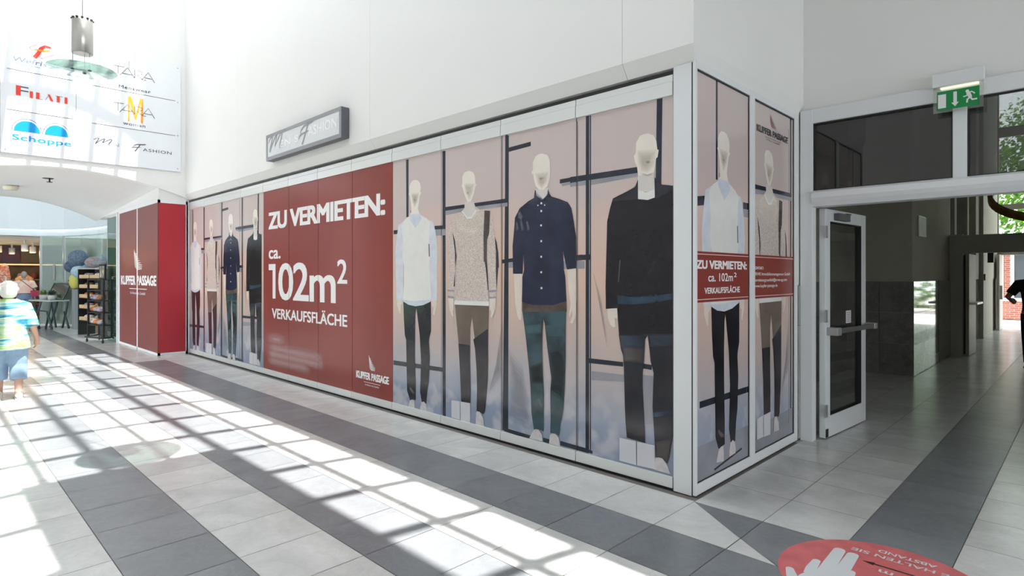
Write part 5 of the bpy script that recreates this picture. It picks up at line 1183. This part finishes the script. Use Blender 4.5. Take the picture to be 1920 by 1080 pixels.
# cardboard tray shelf behind
cs = thing('card_tray_shelf', 'dark shelf holding cardboard trays of slippers behind the black rack', 'shelf', (-18.85, 3.42, 0), math.radians(12))
cb_ = mat('cardboard', (.46, .33, .19), .85, noise=.06, nscale=6)
for x in (-.65, .65):
    part('side_upright', fr, [(x - .02, x + .02, -.2, .2, 0, 1.78)], cs)
part('back_panel', mat('rack_back', (.05, .04, .035), .8), [(-.63, .63, .18, .2, 0.3, 1.75)], cs)
zs = (.40, .72, 1.0, 1.26, 1.52)
for z in zs: part('shelf_board', fr, [(-.63, .63, -.2, .18, z - .02, z)], cs)
part('top_board', mat('rack_top', (.40, .38, .34), .6), [(-.67, .67, -.22, .2, 1.76, 1.785)], cs)
Mc = Matrix.Translation((-18.85, 3.42, 0)) @ Matrix.Rotation(math.radians(12), 4, 'Z')
for k, z in enumerate(zs):
    for j in range(2):
        t = thing('cardboard_tray', 'cardboard tray of shoes, %s half of the %s board of the dark shelf' % (['left', 'right'][j], ['lowest', 'second', 'third', 'fourth', 'top'][k]), 'box', Mc @ Vector((-.31 + j * .62, -.06, z + .002)), math.radians(12), 'cardboard trays on the dark shelf')
        part('tray_body', cb_, [(-.28, .28, -.14, -.125, 0, .09), (-.28, .28, .125, .14, 0, .09), (-.28, -.265, -.125, .125, 0, .09), (.265, .28, -.125, .125, 0, .09), (-.265, .265, -.125, .125, 0, .01)], t)
        c = slip[(k + j + 1) % 5]
        for q in range(3):
            p = (Mc @ Vector((-.31 + j * .62 - .13 + q * .13, -.06, z + .012)))
            bm = nb(); ell(bm, (0, 0, .07), (.062, .085, .062), 12, 8, rot=Matrix.Rotation(math.radians(12), 3, 'Z'))
            o = obj('felt_slipper', bm, mat('felt_' + c[0], c[1], .95, noise=.35, nscale=40), loc=p)
            tag(o, '%s slipper, %s in the %s tray on the %s board of the dark shelf' % (c[0], ['left', 'middle', 'right'][q], ['left', 'right'][j], ['lowest', 'second', 'third', 'fourth', 'top'][k]), 'slipper', 'slippers in cardboard trays')
t = thing('cardboard_carton', 'plain cardboard carton on the floor just left of the dark shelf', 'box', (-19.95, 3.40, 0), math.radians(12))
part('carton_body', cb_, [(-.2, .2, -.15, .15, .0, .34)], t); part('carton_flap', mat('white_paper', (.7, .7, .68), .8), [(-.19, .15, -.14, .12, .341, .38)], t)
# cushions, balls and picture on top
def lump(name, loc, r, m, label, cat, rot=0.0):
    bm = nb(); ell(bm, (0, 0, 0), r, 24, 14)
    rg_ = random.Random(len(label))
    for v in bm.verts: v.co *= 1 + .03 * math.sin(v.co.x * 40 + v.co.z * 31) 
    o = obj(name, bm, m, loc=loc); o.rotation_euler = (0, rot, .3); tag(o, label, cat); return o
lump('grey_cushion', (-18.7, 3.47, 1.925), (.30, .17, .10), mat('grey_felt', (.20, .23, .25), .9, noise=.2, nscale=14), 'flat oval grey cushion on top of the dark shelf', 'cushion', -.12)
pb = thing('blue_wall_picture', 'pale blue poster of round stones behind the shop display', 'poster', (-21.0, 3.72, 0), math.radians(13))
part('sheet', mat('pale_blue_paper', (.28, .40, .50), .6, noise=.15, nscale=3), [(-.8, .8, .0, .012, 1.0, 2.15)], pb)
yel = thing('yellow_cushion', 'yellow felt cushion with a dark button beside the shelf', 'cushion', (-21.55, 3.34, 1.425))
bm = nb(); ell(bm, (0, 0, 0), (.27, .14, .24), 20, 12); obj('cover', bm, mat('yellow_felt', (.50, .48, .12), .9), yel)
bm = nb(); ell(bm, (0, -.13, .02), (.03, .03, .025), 10, 6); obj('button', bm, black, yel)
lump('wool_ball', (-21.15, 3.36, 2.10), (.30, .24, .24), mat('blue_wool', (.11, .16, .22), .9, noise=.3, nscale=20), 'large dark blue wool ball above the yellow cushion', 'ball')
lump('wool_ball', (-21.8, 3.3, 1.86), (.19, .18, .18), mat('navy_wool', (.07, .10, .15), .9, noise=.3, nscale=20), 'small navy wool ball left of the large blue one', 'ball')
lump('wool_ball', (-20.72, 3.3, 1.70), (.20, .18, .17), mat('pale_blue_wool', (.30, .42, .50), .9, noise=.2, nscale=20), 'pale blue wool ball under the large dark one', 'ball')
lump('wool_ball', (-20.1, 3.55, 1.96), (.24, .2, .15), mat('rose_wool', (.30, .24, .24), .9, noise=.2, nscale=20), 'rose grey wool ball beside the grey cushion', 'ball')
st_ = thing('display_plinth', 'grey plinth carrying the yellow cushion behind the stand', 'plinth', (-21.55, 3.38, 0)); part('body', mat('plinth_grey', (.25, .27, .28), .7), [(-.2, .2, -.08, .08, 0, 1.18)], st_)
ph = thing('framed_photo', 'black framed picture of an animal standing on top of the black rack', 'picture', (-16.95, 3.16, 1.502), math.radians(10))
part('frame', fr, [(-.16, .16, 0, .03, 0, .36)], ph); part('photo', mat('cat_photo', (.45, .42, .34), .6, col2=(.12, .11, .09), nscale=9), [(-.12, .12, -.004, .0, .04, .32)], ph)
# folding stand with mirror and plants
fsn = thing('folding_stand', 'dark X-legged folding stand with a tilted tray in the curved shop window', 'stand', (-22.42, 2.86, 0), math.radians(18))
bm = nb()
for y in (-.22, .22):
    tube(bm, [(-.45, y, 0), (.0, y, .82)], .028, 6); tube(bm, [(-.1, y, 0), (-.4, y, .82)], .028, 6); tube(bm, [(.25, y, 0), (.55, y, .82)], .028, 6); tube(bm, [(.6, y, 0), (.35, y, .5)], .028, 6)
tube(bm, [(-.35, -.22, .55), (.45, -.22, .52)], .02, 6)
obj('leg_frame', bm, mat('petrol_steel', (.035, .06, .065), .4), fsn)
part('table_top', mat('greenish_glass_top', (.45, .55, .52), .2), [(-.62, .55, -.26, .26, .82, .86)], fsn)
bm = nb(); quad(bm, [(-.4, .1, .87), (.55, .1, .87), (.65, .25, 1.35), (-.25, .25, 1.35)]); obj('tilted_mirror', bm, mat('mirror', (.5, .56, .58), .08, metal=.9), fsn, fix=False)
bm = nb(); tube(bm, [(-.4, .1, .87), (.55, .1, .87), (.65, .25, 1.35), (-.25, .25, 1.35), (-.4, .1, .87)], .018, 6); obj('mirror_frame', bm, MATS['petrol_steel'], fsn)
Mf = Matrix.Translation((-22.42, 2.86, 0)) @ Matrix.Rotation(math.radians(18), 4, 'Z')
for i, x in enumerate((-.15, .30)):
    t = thing('potted_plant', ['low potted plant with pale flowers, left on the folding stand', 'potted plant with dark leaves, right on the folding stand'][i], 'plant', Mf @ Vector((x, -.08, .862)), 0, 'plants on the folding stand')
    bm = nb(); lathe(bm, [(0, 0), (.10, 0), (.12, .14), (0, .14)], (0, 0, 0), 14); obj('pot', bm, mat('stone_pot', (.45, .45, .43), .8), t)
    bm = nb(); rg_ = random.Random(i)
    for k in range(120):
        a = rg_.random() * 6.28; e_ = rg_.uniform(.2, 1.4); l_ = rg_.uniform(.08, .2)
        d = Vector((math.cos(a) * math.cos(e_), math.sin(a) * math.cos(e_), math.sin(e_))) * l_; s_ = Vector((-math.sin(a), math.cos(a), 0)) * .02; b0 = Vector((0, 0, .14))
        bm.faces.new([bm.verts.new(b0 + d * .3), bm.verts.new(b0 + d * .7 + s_), bm.verts.new(b0 + d), bm.verts.new(b0 + d * .7 - s_)])
    obj('leaves', bm, mat('plant_green_%d' % i, [(.18, .26, .10), (.05, .10, .05)][i], .6), t, fix=False)

# ------------------------------------------------------------------ people
def hand_geo(bm, wrist, dirv, palm_n, side, s=1.0, curl=.5):
    """palm and five fingers. dirv: pointing direction, palm_n: palm normal, side: +1/-1 thumb side"""
    d = Vector(dirv).normalized(); n = Vector(palm_n).normalized(); t = d.cross(n).normalized() * side
    w_ = Vector(wrist)
    tube(bm, [w_ - d * .02 * s, w_ + d * .03 * s, w_ + d * .085 * s], [.024 * s, .032 * s, .036 * s], 10)
    for i, (o_, L) in enumerate(((.027, .068), (.009, .078), (-.009, .072), (-.026, .056))):
        b0 = w_ + d * .075 * s + t * o_ * s
        p1_ = b0 + (d + n * curl * .4).normalized() * L * .45 * s
        p2_ = p1_ + (d + n * curl * 1.2).normalized() * L * .35 * s
        p3_ = p2_ + (d * .6 + n * curl * 2).normalized() * L * .28 * s
        tube(bm, [b0, p1_, p2_, p3_], [.0095 * s, .0088 * s, .008 * s, .0065 * s], 8)
    b0 = w_ + d * .025 * s + t * .026 * s
    tube(bm, [b0, b0 + (d * .6 + t * .8).normalized() * .04 * s, b0 + (d + t * .35 + n * .3).normalized() * .075 * s], [.013 * s, .011 * s, .008 * s], 8)
def head_geo(bm, c, s=1.0, fwd=1, tilt=0.0):
    c = Vector(c)
    R_ = Matrix.Rotation(tilt, 3, 'X')
    def q(p): return c + R_ @ (Vector(p) * s)
    ell(bm, q((0, -.01, .02)), (.076 * s, .094 * s, .105 * s), 20, 14); ell(bm, q((0, .03, -.05)), (.055 * s, .06 * s, .065 * s), 16, 10)
    ell(bm, q((0, .095, -.012)), (.013 * s, .02 * s, .022 * s), 10, 8); ell(bm, q((0, .082, -.055)), (.024 * s, .012 * s, .010 * s), 10, 8)
    for sx in (-1, 1):
        ell(bm, q((sx * .077, -.005, -.005)), (.010 * s, .020 * s, .030 * s), 10, 8); ell(bm, q((sx * .03, .082, .018)), (.013 * s, .008 * s, .008 * s), 8, 6)
def person(name, label, loc, rotz, J, skin, parts_):
    t = thing(name, label, 'person', loc, rotz)
    bm = nb()
    V = Vector
    tube(bm, [J['pelvis'] - V((0, 0, .08)), J['pelvis'], J['waist'], J['chest'], J['neck0']], [(.13, .09), (.155, .105), (.13, .09), (.165, .10), (.07, .06)], 16)
    tube(bm, [J['neck0'] - V((0, 0, .04)), J['neck1']], [.058, .052], 12)
    head_geo(bm, J['head'], J.get('hs', 1), tilt=J.get('tilt', 0))
    for s in ('L', 'R'):
        tube(bm, [J['neck0'] + (J['sh' + s] - J['neck0']) * .3, J['sh' + s], J['el' + s], J['wr' + s]], [.06, .055, .042, .027], 12)
        hand_geo(bm, J['wr' + s], J.get('hd' + s, V((0, .1, -1))), V((-1 if s == 'R' else 1, 0, 0)), 1 if s == 'R' else -1, J.get('hands', 1))
        tube(bm, [J['hip' + s] + V((0, 0, .05)), J['hip' + s], J['kn' + s], J['an' + s]], [.10, .095, .06, .04], 12)
        a = J['an' + s]; fd = J.get('ft' + s, V((0, 1, 0)))
        tube(bm, [a + V((0, 0, .02)) - fd * .02, a + V((0, 0, -.045)) - fd * .02, a + V((0, 0, -.055)) + fd * .10, a + V((0, 0, -.06)) + fd * .17], [.04, (.04, .035), (.04, .025), (.03, .015)], 12)
    b = obj('body', bm, skin, t, remesh=.009, smooth_it=3)
    for nme, bm2, m2, vox, lab in parts_:
        o = obj(nme, bm2, m2, t, remesh=vox, smooth_it=4 if vox else 0)
        if lab: o['label'] = lab
    return t
V = Vector
skin = mat('fair_skin', (.58, .36, .27), .6)
# elderly woman walking away
J = dict(pelvis=V((0, 0, .80)), waist=V((0, .02, .95)), chest=V((0, .06, 1.14)), neck0=V((0, .09, 1.27)), neck1=V((0, .12, 1.33)), head=V((0, .14, 1.385)), tilt=-.15,
    shL=V((-.165, .07, 1.19)), shR=V((.165, .07, 1.19)), elL=V((-.225, -.03, .96)), elR=V((.235, -.05, .94)), wrL=V((-.25, .10, .79)), wrR=V((.285, .04, .76)), hdR=V((0, .25, -1)),
    hipL=V((-.085, 0, .78)), hipR=V((.085, .0, .78)), knL=V((-.09, .10, .43)), knR=V((.09, .0, .43)), anL=V((-.09, .16, .10)), anR=V((.085, -.10, .095)))
blouse = bpy.data.materials.new('patterned_blouse'); blouse.use_nodes = True
def blouse_nodes(m):
    nt = m.node_tree; b = nt.nodes['Principled BSDF']; L = nt.links.new; N = nt.nodes.new
    tc = N('ShaderNodeTexCoord'); mp = N('ShaderNodeMapping'); L(tc.outputs['Object'], mp.inputs[0]); mp.inputs['Scale'].default_value = (2.6, .4, 17); mp.inputs['Location'].default_value = (13.7, 1.7, 5.1)
    n = N('ShaderNodeTexNoise'); L(mp.outputs[0], n.inputs['Vector']); n.inputs['Scale'].default_value = .9; n.inputs['Detail'].default_value = 5; n.inputs['Distortion'].default_value = .6
    r = N('ShaderNodeValToRGB'); L(n.outputs['Fac'], r.inputs[0]); cr = r.color_ramp
    cr.elements[0].position = .34; cr.elements[0].color = (.03, .12, .22, 1); cr.elements[1].position = .75; cr.elements[1].color = (.75, .80, .78, 1)
    for p, c in ((.39, (.03, .26, .36)), (.44, (.16, .50, .46)), (.48, (.45, .66, .56)), (.52, (.66, .76, .70)), (.57, (.28, .52, .14)), (.62, (.40, .64, .34))): e = cr.elements.new(p); e.color = (*c, 1)
    L(r.outputs[0], b.inputs['Base Color']); b.inputs['Roughness'].default_value = .9
blouse_nodes(blouse)
sh_ = nb()
tube(sh_, [V((0, 0, .64)), V((0, .0, .80)), V((0, .02, .98)), V((0, .05, 1.14)), V((0, .075, 1.235)), V((0, .10, 1.285))], [(.225, .17), (.205, .16), (.185, .14), (.185, .125), (.13, .10), (.065, .06)], 20)
for s, sx in (('L', -1), ('R', 1)): tube(sh_, [V((sx * .12, .07, 1.20)), J['sh' + s], J['sh' + s] + (J['el' + s] - J['sh' + s]) * .6, J['el' + s] + V((0, .01, -.02))], [.075, .078, .078, .080], 14)
tr_ = nb()
tube(tr_, [V((0, 0, .66)), V((0, 0, .80)), V((0, .01, .90))], [(.185, .14), (.19, .15), (.16, .12)], 16)
for s, sx in (('L', -1), ('R', 1)): tube(tr_, [J['hip' + s] + V((0, 0, .02)), (J['hip' + s] + J['kn' + s]) / 2, J['kn' + s], J['kn' + s] + (J['an' + s] - J['kn' + s]) * .55], [.115, .105, .095, .092], 14)
hr = nb(); ell(hr, (0, .115, 1.41), (.104, .112, .112), 20, 14); ell(hr, (0, .06, 1.36), (.088, .07, .07), 16, 10)
rg_ = random.Random(2)
for k in range(26):
    a = rg_.random() * 6.28; e_ = rg_.uniform(-.3, 1.4); ell(hr, (math.cos(a) * math.cos(e_) * .085, .115 + math.sin(a) * math.cos(e_) * .092, 1.42 + math.sin(e_) * .085), (.032, .032, .028), 8, 6)
sho = []
def shoe(bm, a, fd=V((0, 1, 0))):
    tube(bm, [V((a.x, a.y - .075, .055)), V((a.x, a.y - .03, .045)), V((a.x, a.y + .08, .036)), V((a.x, a.y + .155, .026)), V((a.x, a.y + .175, .02))], [(.035, .04), (.042, .044), (.046, .035), (.036, .025), (.012, .012)], 12)
    bx(bm, a.x - .042, a.x + .042, a.y - .085, a.y + .165, .001, .018)
sl, sr = nb(), nb(); shoe(sl, J['anL']); shoe(sr, J['anR'])
cream = mat('cream_shoe', (.62, .56, .48), .6)
person('person', 'white-haired person in patterned blouse and blue capri trousers walking away', (-10.0, .86, 0), PI / 2, J, skin, [
    ('blouse', sh_, blouse, .011, 'white, aqua and green patterned blouse'), ('capri_trousers', tr_, mat('pale_denim', (.26, .38, .52), .85, noise=.12, nscale=9), .011, None),
    ('hair', hr, mat('white_hair', (.78, .76, .74), .8, bump=.4, nscale=60), .009, None), ('shoe', sl, cream, 0, None), ('shoe', sr, cream, 0, None)])
# man in black at the right edge
J = dict(pelvis=V((0, 0, .96)), waist=V((0, .0, 1.12)), chest=V((0, .0, 1.36)), neck0=V((0, 0, 1.53)), neck1=V((0, .01, 1.60)), head=V((0, .02, 1.70)),
    shL=V((-.22, 0, 1.45)), shR=V((.22, 0, 1.45)), elL=V((-.38, -.02, 1.22)), elR=V((.30, -.04, 1.18)), wrL=V((-.26, .20, 1.12)), wrR=V((.24, .14, 1.0)), hdL=V((.3, 1, .1)),
    hipL=V((-.095, 0, .94)), hipR=V((.095, 0, .94)), knL=V((-.10, .06, .52)), knR=V((.10, -.04, .52)), anL=V((-.10, -.02, .10)), anR=V((.10, .0, .10)))
ts = nb()
tube(ts, [V((0, 0, .90)), V((0, 0, 1.1)), V((0, 0, 1.36)), V((0, 0, 1.48)), V((0, 0, 1.56))], [(.19, .14), (.18, .13), (.21, .14), (.15, .11), (.065, .06)], 20)
for s, sx in (('L', -1), ('R', 1)): tube(ts, [V((sx * .12, 0, 1.46)), J['sh' + s], J['sh' + s] + (J['el' + s] - J['sh' + s]) * .75], [.08, .085, .075], 14)
tj = nb(); tube(tj, [V((0, 0, .82)), V((0, 0, .98)), V((0, 0, 1.02))], [(.175, .13), (.18, .135), (.16, .12)], 16)
for s in 'LR': tube(tj, [J['hip' + s], (J['hip' + s] + J['kn' + s]) / 2, J['kn' + s], J['an' + s] + V((0, 0, .0))], [.11, .10, .08, .07], 14)
h2 = nb(); ell(h2, (0, .0, 1.735), (.085, .103, .10), 18, 12)
s1_, s2_ = nb(), nb(); shoe(s1_, J['anL']); shoe(s2_, J['anR'])
person('person', 'person in black T-shirt and dark jeans standing at the right edge', (-.70, 13.4, 0), math.radians(15), J, mat('tan_skin', (.38, .22, .16), .6), [
    ('t_shirt', ts, mat('black_cotton', (.012, .012, .013), .9), .012, None), ('jeans', tj, mat('dark_denim', (.02, .025, .04), .9), .012, None), ('hair', h2, mat('dark_hair', (.03, .02, .015), .8), .012, None),
    ('shoe', s1_, black, 0, None), ('shoe', s2_, black, 0, None)])
# shop mannequin
mn = mat('mannequin_grey', (.30, .27, .24), .5)
J = dict(pelvis=V((0, 0, .94)), waist=V((0, .0, 1.08)), chest=V((0, .0, 1.27)), neck0=V((0, 0, 1.42)), neck1=V((0, .01, 1.50)), head=V((0, .02, 1.60)),
    shL=V((-.19, 0, 1.37)), shR=V((.19, 0, 1.37)), elL=V((-.27, -.02, 1.12)), elR=V((.27, -.02, 1.12)), wrL=V((-.28, .06, .90)), wrR=V((.28, .06, .90)),
    hipL=V((-.09, 0, .92)), hipR=V((.09, 0, .92)), knL=V((-.10, .02, .50)), knR=V((.10, .02, .50)), anL=V((-.11, 0, .10)), anR=V((.11, 0, .10)))
ts = nb(); tube(ts, [V((0, 0, 1.03)), V((0, 0, 1.15)), V((0, 0, 1.28)), V((0, 0, 1.40)), V((0, 0, 1.45))], [(.22, .15), (.21, .15), (.22, .14), (.14, .10), (.065, .06)], 20)
for s, sx in (('L', -1), ('R', 1)): tube(ts, [V((sx * .12, 0, 1.37)), J['sh' + s], J['sh' + s] + (J['el' + s] - J['sh' + s]) * .7], [.08, .09, .10], 14)
so_ = nb(); tube(so_, [V((0, 0, .84)), V((0, 0, .95)), V((0, 0, 1.05))], [(.20, .14), (.19, .14), (.15, .11)], 16)
for s in 'LR': tube(so_, [J['hip' + s], J['hip' + s] - V((0, 0, .16))], [.12, .125], 14)
mq = person('shop_mannequin', 'dressed shop mannequin in pale printed T-shirt and denim shorts', (-23.95, 2.42, 0), PI / 2 + .2, J, mn, [
    ('t_shirt', ts, mat('printed_cotton', (.70, .60, .50), .9, col2=(.75, .45, .40), nscale=9), .012, None), ('denim_shorts', so_, mat('blue_denim', (.16, .24, .36), .9), .012, None)])
mq['category'] = 'mannequin'
bg_ = thing('shoulder_bag', 'crimson shoulder bag with brown strap worn by the shop mannequin', 'bag', (-23.72, 2.67, 0))
bm = nb(); bx(bm, -.03, .03, -.12, .12, .93, 1.12); obj('bag_body', bm, mat('crimson_leather', (.35, .03, .08), .5), bg_, bevel=.02)
bm = nb(); tube(bm, [(0.02, .0, 1.10), (.0, -.2, 1.30), (-.08, -.36, 1.47)], .012, 6); obj('strap', bm, mat('brown_leather', (.25, .08, .05), .6), bg_)
